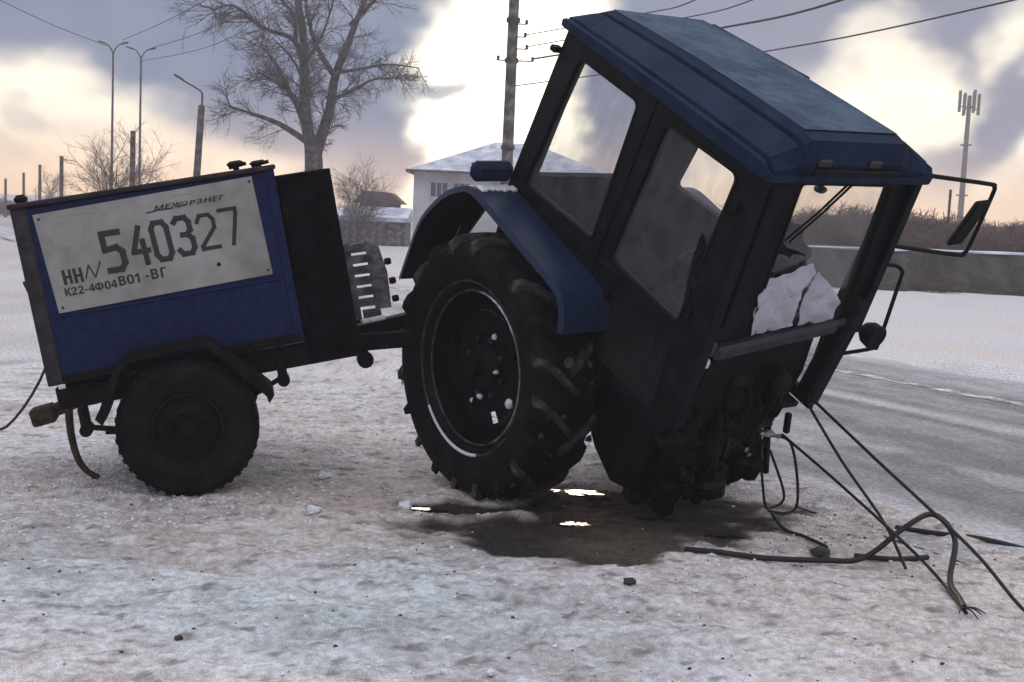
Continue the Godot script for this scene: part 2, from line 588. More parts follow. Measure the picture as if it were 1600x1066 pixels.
func tractor_wheel(parent: Node3D, z: float, sgn: float, spin: float):
	var w := node("rear_wheel", parent, Transform3D(Basis(Vector3(0, 0, 1), spin), Vector3(0, 0, z)))
	var b := MB.new()
	b.lathe(mirrored([Vector2(0.485, 0.135), Vector2(0.505, 0.165), Vector2(0.54, 0.19), Vector2(0.585, 0.207), Vector2(0.63, 0.21), Vector2(0.665, 0.207), Vector2(0.70, 0.198), Vector2(0.728, 0.18), Vector2(0.742, 0.14), Vector2(0.748, 0.07)]), 72)
	put("tyre", b, M.rubber, w)
	var la := lug_mesh(1.0)
	var lb := lug_mesh(-1.0)
	for k in 20:
		for s in 2:
			var o := put("tread_lug", la if s == 0 else lb, M.rubber_mud if (k * 7 + s * 3) % 5 < 3 else M.rubber, w)
			o.transform = Transform3D(Basis(Vector3(0, 0, 1), TAU * (k + 0.5 * s) / 20.0), Vector3.ZERO)
	# rim barrel: flange outside, deep well inside
	b = MB.new()
	b.lathe([Vector2(0.468, 0.03), Vector2(0.476, 0.12), Vector2(0.49, 0.145), Vector2(0.512, 0.152), Vector2(0.514, 0.164), Vector2(0.498, 0.170), Vector2(0.482, 0.16), Vector2(0.462, 0.13), Vector2(0.452, 0.03), Vector2(0.452, -0.13), Vector2(0.49, -0.17), Vector2(0.51, -0.165), Vector2(0.51, -0.15), Vector2(0.47, -0.12)], 72)
	put("rim", b, M.rim, w)
	b = MB.new()
	b.lathe([Vector2(0.500, 0.1705), Vector2(0.508, 0.178), Vector2(0.514, 0.176), Vector2(0.5155, 0.168)], 72)
	put("rim_edge", b, M.steel, w)
	b = MB.new()
	b.lathe([Vector2(0.444, 0.130), Vector2(0.445, 0.139), Vector2(0.4515, 0.1415), Vector2(0.459, 0.136), Vector2(0.460, 0.13)], 72)
	put("rim_bead", b, M.bare_steel, w)
	# dished centre with eight hand holes
	var fa := 0.02 * sgn
	b = MB.new()
	b.lathe([Vector2(0.4515, fa), Vector2(0.36, fa + 0.03 * sgn), Vector2(0.335, fa + 0.03 * sgn)], 48)
	b.lathe([Vector2(0.268, fa + 0.035 * sgn), Vector2(0.20, fa + 0.02 * sgn), Vector2(0.10, fa + 0.015 * sgn)], 48)
	for k in 8:
		b.lathe([Vector2(0.335, fa + 0.03 * sgn), Vector2(0.268, fa + 0.035 * sgn)], 5, Transform3D(), TAU * k / 8.0, TAU * (k + (0.80 if k % 3 == 0 else 1.0)) / 8.0)
	put("wheel_disc", b, M.disc, w)
	b = MB.new()
	b.lathe([Vector2(0.13, 0.0), Vector2(0.13, 0.05 * sgn), Vector2(0.10, 0.09 * sgn), Vector2(0.055, 0.10 * sgn), Vector2(0.05, 0.17 * sgn), Vector2(0.0, 0.175 * sgn)], 24)
	put("hub", b, M.black_metal, w)
	for k in 8:
		b = MB.new()
		b.lathe([Vector2(0.017, 0.0), Vector2(0.017, 0.03), Vector2(0.0, 0.032)], 6, at(Vector3(cos(TAU * k / 8.0) * 0.175, sin(TAU * k / 8.0) * 0.175, fa + 0.018 * sgn), Vector3(0, 0 if sgn > 0 else PI, 0)))
		put("wheel_nut", b, M.steel, w)
	return w

# ------------------------------------------------------------------ lettering made of strokes
func stroke(b: MB, pts: Array, w: float, z: float):
	for i in pts.size() - 1:
		var p: Vector2 = pts[i]
		var q: Vector2 = pts[i + 1]
		var d := (q - p).normalized()
		var nn := Vector2(-d.y, d.x) * w * 0.5
		var e := d * w * 0.42
		var p0 := p - e
		var q0 := q + e
		b.prism(PackedVector2Array([p0 - nn, q0 - nn, q0 + nn, p0 + nn]), z, z + 0.0012 + 0.00013 * i)

const DIGITS := {
	"5": [[[0.95, 1.0], [0.12, 1.0], [0.10, 0.56], [0.70, 0.60], [0.95, 0.46], [0.95, 0.16], [0.72, 0.0], [0.10, 0.0]]],
	"4": [[[0.66, 1.0], [0.05, 0.34], [1.0, 0.34]], [[0.74, 0.62], [0.74, 0.0]]],
	"0": [[[0.05, 0.15], [0.05, 0.85], [0.25, 1.0], [0.75, 1.0], [0.95, 0.85], [0.95, 0.15], [0.75, 0.0], [0.25, 0.0], [0.05, 0.15]]],
	"3": [[[0.06, 0.90], [0.25, 1.0], [0.75, 1.0], [0.94, 0.86], [0.94, 0.64], [0.70, 0.53], [0.40, 0.53]], [[0.70, 0.53], [0.96, 0.40], [0.96, 0.14], [0.74, 0.0], [0.22, 0.0], [0.05, 0.12]]],
	"2": [[[0.06, 0.82], [0.25, 1.0], [0.75, 1.0], [0.95, 0.84], [0.93, 0.60], [0.08, 0.08], [0.06, 0.0], [0.98, 0.0]]],
	"7": [[[0.05, 1.0], [0.95, 1.0], [0.92, 0.84], [0.45, 0.0]]]}

func text(s: String, size: float, bold: bool, depth := 0.0016) -> TextMesh:
	var f := SystemFont.new()
	f.font_names = PackedStringArray(["Droid Sans"])
	if bold: f.font_weight = 700
	var t := TextMesh.new()
	t.text = s
	t.font = f
	t.font_size = 32
	t.pixel_size = size / 32.0
	t.depth = depth
	t.curve_step = 2.0
	t.horizontal_alignment = HORIZONTAL_ALIGNMENT_LEFT
	t.vertical_alignment = VERTICAL_ALIGNMENT_BOTTOM
	return t

# ------------------------------------------------------------------ the tractor
const CAB := 0.605
func fx(y: float) -> float: return 1.11 + (1.92 - y) * 0.1
func fp(y: float, z: float, off := 0.0) -> Vector3: return Vector3(fx(y) + off, y, z)

func beam(b: MB, p: Vector3, q: Vector3, w: float, h: float, bev := 0.006):
	var d := (q - p).normalized()
	var up := Vector3.UP if abs(d.y) < 0.85 else Vector3.RIGHT
	var s := d.cross(up).normalized()
	var u := s.cross(d)
	b.box(Vector3(p.distance_to(q), h, w), Transform3D(Basis(d, u, s), (p + q) * 0.5), bev)

func window_in(parent: Node3D, called: String, quad: Array, hole: Array, r: float, z0: float, z1: float, xf: Transform3D, frame_mat: Material, glass: Material):
	var b := MB.new()
	b.ring(matched(quad), rounded(hole, r), z0, z1, xf)
	var f := put(called, b, frame_mat, parent)
	var g := MB.new()
	var inner := rounded(hole, r)
	g.ring(rounded(hole, r), rounded(inset(hole, 0.014), r * 0.8), z0 - 0.004, z1 + 0.006, xf)
	put("rubber_seal", g, M.seal, f)
	g = MB.new()
	var zm := (z0 + z1) * 0.5
	g.prism(rounded(inset(hole, 0.006), r), zm - 0.002, zm + 0.002, xf)
	put("pane", g, glass, f)

func build_tractor(t: Node3D):
	var b: MB
	tractor_wheel(t, 0.73, 1.0, 0.12)
	tractor_wheel(t, -0.73, -1.0, 0.4)
	# axle, gearbox, torn bell housing
	b = MB.new()
	b.tube([Vector3(0, 0, 0.66), Vector3(0, 0, -0.66)], 0.105, 0.105, 16)
	b.lathe([Vector2(0.17, -0.28), Vector2(0.21, -0.2), Vector2(0.21, 0.2), Vector2(0.17, 0.28)], 20)
	put("rear_axle", b, M.oily, t)
	b = MB.new()
	b.box(Vector3(0.55, 0.46, 0.42), at(Vector3(0.16, 0.06, 0)), 0.05)
	b.box(Vector3(0.60, 0.36, 0.36), at(Vector3(0.68, 0.10, 0)), 0.04)
	for k in 4: b.box(Vector3(0.02, 0.38, 0.40), at(Vector3(0.42 + 0.17 * k, 0.10, 0)), 0.004)
	put("gearbox", b, M.oily, t)
	var bx := Transform3D(Basis(Vector3(0, 0, -1), Vector3(0, 1, 0), Vector3(1, 0, 0)), Vector3(0, 0.16, 0))
	b = MB.new()
	b.lathe([Vector2(0.19, 0.92), Vector2(0.235, 1.02), Vector2(0.25, 1.14), Vector2(0.285, 1.15), Vector2(0.285, 1.18), Vector2(0.235, 1.185), Vector2(0.215, 1.06), Vector2(0.12, 1.0), Vector2(0.0, 0.99)], 28, bx)
	put("bell_housing", b, M.oily, t)
	b = MB.new()
	b.tube([Vector3(0.98, 0.16, 0), Vector3(1.27, 0.15, 0)], 0.024, 0.02, 10)
	b.lathe([Vector2(0.03, 1.07), Vector2(0.13, 1.08), Vector2(0.13, 1.10), Vector2(0.03, 1.11)], 20, bx)
	put("input_shaft", b, M.steel, t)
	for k in 10:
		var an := TAU * k / 10.0 + 0.2
		b = MB.new()
		b.tube([Vector3(1.17, 0.16 + sin(an) * 0.267, cos(an) * 0.267), Vector3(1.215, 0.16 + sin(an) * 0.267, cos(an) * 0.267)], 0.011, 0.011, 6)
		put("housing_bolt", b, M.steel, t)
	# hitch bars at the back
	b = MB.new()
	for s in [-1, 1]:
		beam(b, Vector3(-0.1, -0.16, 0.2 * s), Vector3(-0.62, -0.2, 0.12 * s), 0.05, 0.07)
		beam(b, Vector3(-0.1, 0.25, 0.16 * s), Vector3(-0.42, 0.12, 0.2 * s), 0.04, 0.05)
	beam(b, Vector3(-0.62, -0.2, -0.2), Vector3(-0.62, -0.2, 0.2), 0.07, 0.08)
	put("hitch", b, M.black_metal, t)

	# cab shell -------------------------------------------------
	for s in [1, -1]:
		var xf := Transform3D() if s == 1 else Transform3D(Basis(Vector3(1, 0, 0), Vector3(0, 1, 0), Vector3(0, 0, 1)), Vector3(0, 0, -CAB * 2 + 0.045))
		var z0 := CAB - 0.045
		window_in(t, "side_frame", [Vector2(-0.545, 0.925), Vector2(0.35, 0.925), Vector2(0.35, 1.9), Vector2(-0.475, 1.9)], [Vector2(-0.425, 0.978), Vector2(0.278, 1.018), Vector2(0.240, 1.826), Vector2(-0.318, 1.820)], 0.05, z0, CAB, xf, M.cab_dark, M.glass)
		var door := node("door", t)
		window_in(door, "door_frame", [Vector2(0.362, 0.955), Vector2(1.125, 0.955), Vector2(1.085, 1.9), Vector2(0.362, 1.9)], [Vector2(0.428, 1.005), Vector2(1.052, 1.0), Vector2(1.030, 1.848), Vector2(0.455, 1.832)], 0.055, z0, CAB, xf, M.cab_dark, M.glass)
		window_in(door, "lower_door_frame", [Vector2(0.53, 0.45), Vector2(1.2, 0.45), Vector2(1.125, 0.95), Vector2(0.40, 0.95)], [Vector2(0.60, 0.50), Vector2(1.12, 0.50), Vector2(1.07, 0.89), Vector2(0.49, 0.89)], 0.04, z0, CAB - 0.004, xf, M.cab_dark, M.glass_dim)
		b = MB.new()
		var zo: float = s * (CAB + 0.012)
		beam(b, Vector3(0.43, 0.985, zo), Vector3(0.58, 0.985, zo), 0.02, 0.026)
		put("door_handle", b, M.seal, door)
		for hy in [1.12, 1.70]:
			b = MB.new()
			b.tube([Vector3(1.095, hy - 0.04, zo), Vector3(1.095, hy + 0.04, zo)], 0.014, 0.014, 8)
			put("hinge", b, M.cab_dark, door)
		b = MB.new()
		b.box(Vector3(0.06, 1.0, 0.05), at(Vector3(0.356, 1.40, s * (CAB - 0.07))), 0.008)
		put("middle_pillar", b, M.cab_dark, t)
		b = MB.new()
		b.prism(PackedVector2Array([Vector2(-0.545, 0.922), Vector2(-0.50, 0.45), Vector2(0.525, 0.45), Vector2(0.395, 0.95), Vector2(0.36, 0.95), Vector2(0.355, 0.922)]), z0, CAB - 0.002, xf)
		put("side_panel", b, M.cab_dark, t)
		b = MB.new()
		if s == 1:
			b.prism(PackedVector2Array([Vector2(1.088, 1.9), Vector2(1.128, 0.955), Vector2(1.205, 0.45), Vector2(1.30, 0.56), Vector2(1.262, 0.98), Vector2(1.165, 1.9)]), z0 - 0.02, CAB + 0.004)
		else:
			b.prism(PackedVector2Array([Vector2(1.088, 1.9), Vector2(1.128, 1.0), Vector2(1.23, 1.0), Vector2(1.15, 1.9)]), z0 - 0.01, CAB, xf)
		put("front_pillar", b, M.cab_dark, t)
	# small bracket on the rear pillar
	b = MB.new()
	b.box(Vector3(0.05, 0.035, 0.06), at(Vector3(-0.50, 1.775, CAB + 0.02)), 0.008)
	put("pillar_bracket", b, M.cab_dark, t)
	# front frame, slightly raked
	var ff := Transform3D(Basis(Vector3(0, 0, -1), Vector3(-0.1, 1, 0), Vector3(1, 0, 0)), Vector3(1.302, 0, 0))
	window_in(t, "windscreen_frame", [Vector2(-0.325, 1.0), Vector2(0.59, 1.0), Vector2(0.59, 1.9), Vector2(-0.325, 1.9)], [Vector2(-0.258, 1.045), Vector2(0.478, 1.07), Vector2(0.436, 1.853), Vector2(-0.272, 1.86)], 0.03, -0.045, 0.0, ff, M.cab_dark, M.glass_clear)
	window_in(t, "corner_window_frame", [Vector2(-0.59, 1.0), Vector2(-0.328, 1.0), Vector2(-0.328, 1.9), Vector2(-0.59, 1.9)], [Vector2(-0.525, 1.07), Vector2(-0.44, 1.07), Vector2(-0.44, 1.85), Vector2(-0.535, 1.85)], 0.02, -0.045, 0.0, ff, M.cab_dark, M.glass_dim)
	# rear frame
	var rf := Transform3D(Basis(Vector3(0, 0, 1), Vector3(0.072, 1, 0), Vector3(-1, 0, 0)), Vector3(-0.607, 0, 0))
	window_in(t, "rear_frame", [Vector2(-0.555, 0.45), Vector2(0.555, 0.45), Vector2(0.555, 1.9), Vector2(-0.555, 1.9)], [Vector2(-0.47, 0.98), Vector2(0.47, 0.98), Vector2(0.47, 1.8), Vector2(-0.47, 1.8)], 0.05, -0.04, 0.0, rf, M.cab_dark, M.glass)
	b = MB.new()
	b.box(Vector3(1.66, 0.03, 1.09), at(Vector3(0.31, 0.44, 0)), 0.0)
	put("cab_floor", b, M.black_metal, t)

	# roof -------------------------------------------------------
	var sec := [[0.612, 1.895], [0.63, 1.905], [0.634, 1.975], [0.612, 1.985], [0.606, 1.975], [0.596, 1.98], [0.592, 2.0], [0.43, 2.066], [0.424, 2.052], [0.402, 2.054], [0.396, 2.078], [0.35, 2.10]]
	var xsr := [[-0.545, 0.36, 0.965], [-0.525, 0.54, 0.985], [-0.48, 0.66, 1.0], [-0.1, 0.80, 1.0], [0.3, 0.91, 1.0], [0.7, 0.97, 1.0], [1.06, 1.0, 1.0], [1.13, 0.93, 0.985], [1.175, 0.45, 0.95]]
	var rows := []
	for x in xsr:
		var row := []
		for k in range(sec.size() * 2):
			var q = sec[k] if k < sec.size() else sec[sec.size() * 2 - 1 - k]
			var sg := 1.0 if k < sec.size() else -1.0
			row.append(Vector3(x[0] + (0.02 if q[1] < 1.98 and x[0] > 1.1 else 0.0), 1.895 + (q[1] - 1.895) * x[1], q[0] * sg * x[2]))
		rows.append(row)
	b = MB.new()
	for i in rows.size() - 1:
		for k in rows[0].size() - 1:
			b.quad(rows[i][k], rows[i + 1][k], rows[i + 1][k + 1], rows[i][k + 1])
	for e in [0, rows.size() - 1]:
		var m: int = rows[e].size()
		for k in m / 2 - 1:
			if e == 0: b.quad(rows[e][k], rows[e][k + 1], rows[e][m - 2 - k], rows[e][m - 1 - k])
			else: b.quad(rows[e][k], rows[e][m - 1 - k], rows[e][m - 2 - k], rows[e][k + 1])
	b.box(Vector3(1.66, 0.02, 1.20), at(Vector3(0.31, 1.908, 0)))
	var roof := put("roof", b, M.roof_blue, t)
	b = MB.new()
	for i in range(2, 6):
		for k in 10:
			var za := -0.34 + 0.068 * k
			var pa := Vector3(xsr[i][0], 1.895 + 0.205 * xsr[i][1] + 0.007, za)
			var pb := Vector3(xsr[i + 1][0], 1.895 + 0.205 * xsr[i + 1][1] + 0.007, za)
			b.quad(pa, pa + Vector3(0, 0, 0.068), pb + Vector3(0, 0, 0.068), pb)
			if k == 0: b.quad(pa, pb, pb - Vector3(0, 0.006, 0), pa - Vector3(0, 0.006, 0))
			if k == 9: b.quad(pb + Vector3(0, 0, 0.068), pa + Vector3(0, 0, 0.068), pa + Vector3(0, -0.006, 0.068), pb + Vector3(0, -0.006, 0.068))
	put("frosted_panel", b, M.frost_roof, roof)
	b = MB.new()
	beam(b, Vector3(-0.46, 2.018, -0.41), Vector3(0.35, 2.066, -0.41), 0.03, 0.022, 0.006)
	put("roof_rib", b, M.cab_dark, roof)
	b = MB.new()
	b.box(Vector3(0.02, 0.035, 0.62), at(Vector3(1.186, 1.945, 0.0)), 0.006)
	put("visor_strip", b, M.cab_dark, roof)
	for zz in [0.27, -0.1]:  # dull red blocks stand in for reddish reflections on the roof front
		b = MB.new()
		b.box(Vector3(0.02, 0.04, 0.09), at(Vector3(1.178, 1.992, zz - 0.02)), 0.008)
		put("red_reflection", b, M.red_dim, roof)

	# near fender: a pressed strip that wraps the tyre from the front round to the back
	for s in [1, -1]:
		var fpts := [Vector2(0.60, 0.66), Vector2(0.545, 0.78), Vector2(0.44, 0.852), Vector2(0.16, 0.875), Vector2(-0.14, 0.895), Vector2(-0.40, 0.912), Vector2(-0.515, 0.905), Vector2(-0.60, 0.865), Vector2(-0.75, 0.73), Vector2(-0.895, 0.48), Vector2(-0.925, 0.23), Vector2(-0.935, 0.02)]
		var fq := []
		for p in fpts: fq.append(Vector3(p.x, p.y, 0))
		fq = smooth_path(fq, 4)
		fpts.clear()
		for p in fq: fpts.append(Vector2(p.x, p.y))
		var zi := 0.575
		var zo := 0.885
		var nf := MB.new()
		for i in fpts.size() - 1:
			var p: Vector2 = fpts[i]
			var q: Vector2 = fpts[i + 1]
			var nn := Vector2(-(q - p).y, (q - p).x).normalized() * -0.012
			var za := zi
			var zb := zi
			var a0 := Vector3(p.x, p.y, s * za)
			var a1 := Vector3(q.x, q.y, s * zb)
			var o0 := Vector3(p.x, p.y, s * zo)
			var o1 := Vector3(q.x, q.y, s * zo)
			var off := Vector3(nn.x, nn.y, 0)
			var sd := Vector3(0, 0, 0.012 * s)
			# top sheet, underside and a turned-down outer lip
			nf._q(a0, o0, o1, a1, s < 0)
			nf._q(a0 - off, a1 - off, o1 - off, o0 - off, s < 0)
			nf._q(o0, o0 - off * 3.0 + sd, o1 - off * 3.0 + sd, o1, s < 0)
			nf._q(a0, a1, a1 - off, a0 - off, s < 0)
		if s == 1:
			nf.prism(PackedVector2Array([Vector2(0.60, 0.66), Vector2(0.545, 0.78), Vector2(0.44, 0.852), Vector2(0.36, 0.80), Vector2(0.45, 0.66)]), zi - 0.012, zi)
			nf.prism(PackedVector2Array([Vector2(-0.64, 0.825), Vector2(-0.75, 0.728), Vector2(-0.89, 0.48), Vector2(-0.92, 0.23), Vector2(-0.93, 0.02), Vector2(-0.74, 0.0), Vector2(-0.80, 0.42), Vector2(-0.70, 0.68)]), zi - 0.012, zi)
		var fo := put("fender", nf, M.fender_blue, t)
		var lin_mb := MB.new()  # added dark sheet, paints shade onto the rear underside of the fender
		for i in range(12, fpts.size() - 1):
			var p: Vector2 = fpts[i]
			var q: Vector2 = fpts[i + 1]
			var c0 := Vector2(-0.1, 0.0)
			p = p + (c0 - p).normalized() * 0.017
			q = q + (c0 - q).normalized() * 0.017
			var i0 := Vector3(p.x, p.y, s * (zi + 0.004))
			var i1 := Vector3(q.x, q.y, s * (zi + 0.004))
			var j0 := Vector3(p.x, p.y, s * (zo - 0.004))
			var j1 := Vector3(q.x, q.y, s * (zo - 0.004))
			lin_mb._q(i0, i1, j1, j0, s < 0)
			lin_mb._q(i0 + Vector3(0, 0.003, 0), j0 + Vector3(0, 0.003, 0), j1 + Vector3(0, 0.003, 0), i1 + Vector3(0, 0.003, 0), s < 0)
		if s == 1:
			lin_mb.prism(PackedVector2Array([Vector2(-0.645, 0.805), Vector2(-0.745, 0.715), Vector2(-0.875, 0.48), Vector2(-0.905, 0.23), Vector2(-0.915, 0.02), Vector2(-0.745, 0.0), Vector2(-0.805, 0.42), Vector2(-0.705, 0.68)]), zi + 0.001, zi + 0.005)
		put("shade_liner", lin_mb, M.black_metal, fo)
	b = MB.new()
	b.box(Vector3(0.10, 0.115, 0.29), at(Vector3(-0.56, 0.985, 0.74), Vector3(0, 0.05, 0.25)), 0.035)
	var tl := put("tail_lamp", b, M.roof_blue, t)
	b = MB.new()
	b.box(Vector3(0.012, 0.07, 0.22), at(Vector3(-0.615, 0.972, 0.74), Vector3(0, 0.05, 0.25)), 0.004)
	put("lens", b, M.red_dim, tl)
	b = MB.new()
	for k in 7: b.box(Vector3(0.05 + rng.randf() * 0.03, 0.022, 0.045), at(Vector3(-0.49 + rng.randf() * 0.02, 0.918, 0.62 + 0.036 * k), Vector3(0, rng.randf(), 0)), 0.008)
	put("snow_strip", b, M.snow_clump, t)
	# snow stuck to the near wheel
	for q in [[-0.10, -0.045, 0.778, 0.030, 0.034], [0.315, -0.03, 0.80, 0.03, 0.034], [-0.585, -0.15, 0.918, 0.022, 0.04], [-0.02, 0.20, 0.775, 0.016, 0.02], [0.06, -0.17, 0.80, 0.018, 0.014], [0.12, 0.05, 0.80, 0.012, 0.012], [-0.02, -0.26, 0.775, 0.014, 0.018]]:
		put("snow_clump", lump(Vector3(q[3], q[4], 0.02), int(abs(q[0]) * 1000), 0.5, 6, 8), M.snow_clump, t, at(Vector3(q[0], q[1], q[2])))
	for k in 26:
		var an := rng.randf_range(-1.3, 0.75)
		var zz := rng.randf_range(0.50, 0.92)
		var rr := 0.748 if zz < 0.86 else 0.735
		var sz := rng.randf_range(0.012, 0.03)
		put("mud_clump", lump(Vector3(sz, sz * 0.5, sz), 300 + k, 0.9, 5, 7), M.mud_snow, t, Transform3D(Basis(Vector3(0, 0, 1), an - PI / 2.0), Vector3(cos(an) * rr, sin(an) * rr, zz)))
	b = MB.new()
	b.tube([Vector3(-0.585, -0.33, 0.918), Vector3(-0.56, -0.43, 0.92), Vector3(-0.53, -0.51, 0.918)], 0.011, 0.008, 6)
	put("snow_streak", b, M.snow_clump, t)
	b = MB.new()
	var arc := []  # pale arc painted in for light catching the lower rim flange
	for k in 12:
		var an := -2.05 + 0.075 * k * 1.4
		arc.append(Vector3(cos(an) * 0.506, sin(an) * 0.506, 0.902 + 0.003))
	b.tube(arc, 0.008, 0.011, 6)
	put("lit_rim_arc", b, M.snow_clump, t)

	# wipers
	for k in 2:
		b = MB.new()
		var o := 0.035 * k
		b.tube([fp(1.865, -0.035 - o, 0.03), fp(1.72, 0.11 - o, 0.034), fp(1.565 - o * 0.3, 0.262 - o, 0.022)], 0.0075, 0.006, 6)
		put("wiper", b, M.seal, t)
	put("wiper_motor", lump(Vector3(0.03, 0.018, 0.045), 5, 0.2), M.seal, t, at(fp(1.775, 0.0, -0.09)))
	# cowl bar under the windscreen, firewall, far pillar foot
	b = MB.new()
	beam(b, fp(0.945, 0.47, 0.0), fp(1.045, -0.40, 0.0), 0.09, 0.085, 0.02)
	beam(b, fp(1.045, -0.39, -0.01), fp(1.075, -0.60, -0.01), 0.07, 0.055, 0.015)
	put("cowl_bar", b, M.cowl, t)
	b = MB.new()
	b.prism(PackedVector2Array([Vector2(-0.52, 0.45), Vector2(0.30, 0.40), Vector2(0.33, 0.55), Vector2(0.38, 0.72), Vector2(0.36, 0.93), Vector2(-0.50, 0.93)]), -0.07, -0.055, ff)
	b.prism(PackedVector2Array([Vector2(-0.40, 0.93), Vector2(-0.44, 0.62), Vector2(-0.30, 0.50), Vector2(-0.12, 0.62), Vector2(0.0, 0.48), Vector2(0.12, 0.66), Vector2(0.24, 0.56), Vector2(0.33, 0.93)]), -0.04, -0.03, ff)
	put("firewall", b, M.black_metal, t)
	b = MB.new()
	beam(b, fp(1.14, -0.545, -0.015), fp(0.56, -0.42, -0.0), 0.11, 0.12, 0.02)
	put("pillar_foot", b, M.cab_dark, t)
	# torn-off engine mounts, pump, brackets, steering box
	b = MB.new()
	b.box(Vector3(0.16, 0.22, 0.2), at(Vector3(1.16, 0.64, 0.12), Vector3(0.1, 0.2, 0.15)), 0.03)
	put("hydraulic_pump", b, M.oily, t)
	b = MB.new()
	b.box(Vector3(0.12, 0.16, 0.14), at(Vector3(1.2, 0.58, -0.2), Vector3(0.3, 0.4, 0.1)), 0.02)
	put("hydraulic_pump", b, M.oily, t)
	b = MB.new()
	b.lathe([Vector2(0.0, 0.0), Vector2(0.07, 0.0), Vector2(0.075, 0.02), Vector2(0.075, 0.16), Vector2(0.05, 0.19), Vector2(0.0, 0.19)], 18, Transform3D(Basis(Vector3(0, 0, -1), Vector3(0, 1, 0), Vector3(1, 0, 0)), Vector3(1.13, 0.74, -0.08)))
	put("filter_canister", b, M.black_metal, t)
	for q in [[Vector3(1.15, 0.42, 0.34), Vector3(1.27, 0.06, 0.26), 0.05, 0.09], [Vector3(1.17, 0.46, -0.26), Vector3(1.30, 0.10, -0.32), 0.04, 0.07], [Vector3(1.0, 0.34, 0.42), Vector3(1.05, -0.02, 0.40), 0.03, 0.14], [Vector3(1.22, 0.46, -0.38), Vector3(1.25, 0.34, -0.40), 0.04, 0.06]]:
		b = MB.new()
		beam(b, q[0], q[1], q[2] * 0.8, q[3] * 0.6)
		put("engine_mount", b, M.oily, t)
	b = MB.new()
	beam(b, Vector3(1.235, 0.36, -0.18), Vector3(1.25, 0.345, -0.30), 0.05, 0.03, 0.01)
	put("bright_bracket", b, M.bare_steel, t)
	for q in [[1.25, 0.26, -0.12, 0.016], [1.26, 0.23, -0.15, 0.012], [1.262, 0.335, -0.33, 0.014], [1.24, 0.44, -0.12, 0.012], [1.24, 0.52, 0.0, 0.010]]:
		put("bare_fitting", lump(Vector3(q[3], q[3], q[3] * 1.5), int(q[1] * 999), 0.5, 5, 7), M.bare_steel, t, at(Vector3(q[0], q[1], q[2])))
	for k in 12:
		b = MB.new()
		var a := Vector3(1.18, rng.randf_range(0.35, 0.72), rng.randf_range(-0.36, 0.3))
		var e := a + Vector3(rng.randf_range(0.0, 0.08), rng.randf_range(-0.34, -0.08), rng.randf_range(-0.16, 0.12))
		b.tube(smooth_path([a, a.lerp(e, 0.3) + Vector3(0.09, 0.04, 0.03), a.lerp(e, 0.75) + Vector3(0.08, -0.04, 0.05), e]), rng.randf_range(0.006, 0.014), -1, 6)
		put("broken_pipe", b, M.seal if k % 3 else M.oily, t)
	b = MB.new()
	b.prism(PackedVector2Array([Vector2(0.55, 0.44), Vector2(0.62, 0.16), Vector2(0.80, 0.02), Vector2(1.0, -0.06), Vector2(1.16, 0.0), Vector2(1.19, 0.30), Vector2(1.2, 0.44)]), 0.30, 0.54)
	put("bent_step", b, M.oily, t)
	for q in [[1.16, 0.10, 0.30, 0.13, 0.18, 0.12], [1.20, 0.30, 0.16, 0.10, 0.16, 0.18], [1.17, 0.36, 0.40, 0.10, 0.18, 0.12], [1.19, 0.02, 0.05, 0.12, 0.12, 0.18], [1.17, 0.44, -0.08, 0.09, 0.15, 0.18], [1.20, 0.16, -0.22, 0.09, 0.16, 0.10], [1.08, -0.06, 0.33, 0.14, 0.10, 0.12], [0.86, -0.06, 0.05, 0.22, 0.14, 0.24]]:
		put("torn_casting", lump(Vector3(q[3], q[4], q[5]), int(q[0] * 1000 + q[1] * 77), 0.85, 16, 22), M.oily, t, at(Vector3(q[0], q[1], q[2])))
	# near front signal lamp
	b = MB.new()
	b.box(Vector3(0.05, 0.085, 0.07), at(fp(0.99, 0.53, 0.03)), 0.015)
	var sl := put("signal_lamp", b, M.red_dim, t)
	b = MB.new()
	b.box(Vector3(0.045, 0.06, 0.065), at(fp(0.905, 0.53, 0.03)), 0.015)
	put("clear_lens", b, M.lens, sl)
	# far mirror on its long loop, lower lamp bracket
	b = MB.new()
	b.tube(smooth_path([Vector3(1.11, 1.915, -0.60), Vector3(1.112, 1.90, -0.75), Vector3(1.116, 1.862, -1.26), Vector3(1.118, 1.845, -1.32), Vector3(1.124, 1.79, -1.335), Vector3(1.155, 1.49, -1.33), Vector3(1.158, 1.44, -1.31), Vector3(1.158, 1.432, -1.25), Vector3(1.152, 1.505, -0.62)], 4), 0.0125, 0.0125, 7)
	b.lathe([Vector2(0.0, -0.03), Vector2(0.03, -0.03), Vector2(0.03, 0.03), Vector2(0.0, 0.03)], 10, at(Vector3(1.11, 1.91, -0.615)))
	var mb := put("mirror_bracket", b, M.seal, t)
	b = MB.new()
	b.box(Vector3(0.03, 0.31, 0.15), Transform3D(Basis.from_euler(Vector3(0.0, 0.12, -0.12)), Vector3(1.13, 1.625, -1.245)), 0.014)
	put("mirror", b, M.seal, mb)
	b = MB.new()
	b.box(Vector3(0.004, 0.27, 0.12), Transform3D(Basis.from_euler(Vector3(0.0, 0.12, -0.12)), Vector3(1.13, 1.625, -1.245) + Basis.from_euler(Vector3(0, 0.12, -0.12)) * Vector3(-0.016, 0, 0)))
	put("mirror_glass", b, M.bare_steel, mb)
	b = MB.new()
	b.tube(smooth_path([fp(1.39, -0.59), fp(1.385, -0.72), fp(1.35, -0.805), fp(1.29, -0.825), fp(0.90, -0.872), fp(0.862, -0.84), fp(0.85, -0.58)], 4), 0.0115, 0.0115, 7)
	var lb := put("lamp_bracket", b, M.seal, t)
	b = MB.new()
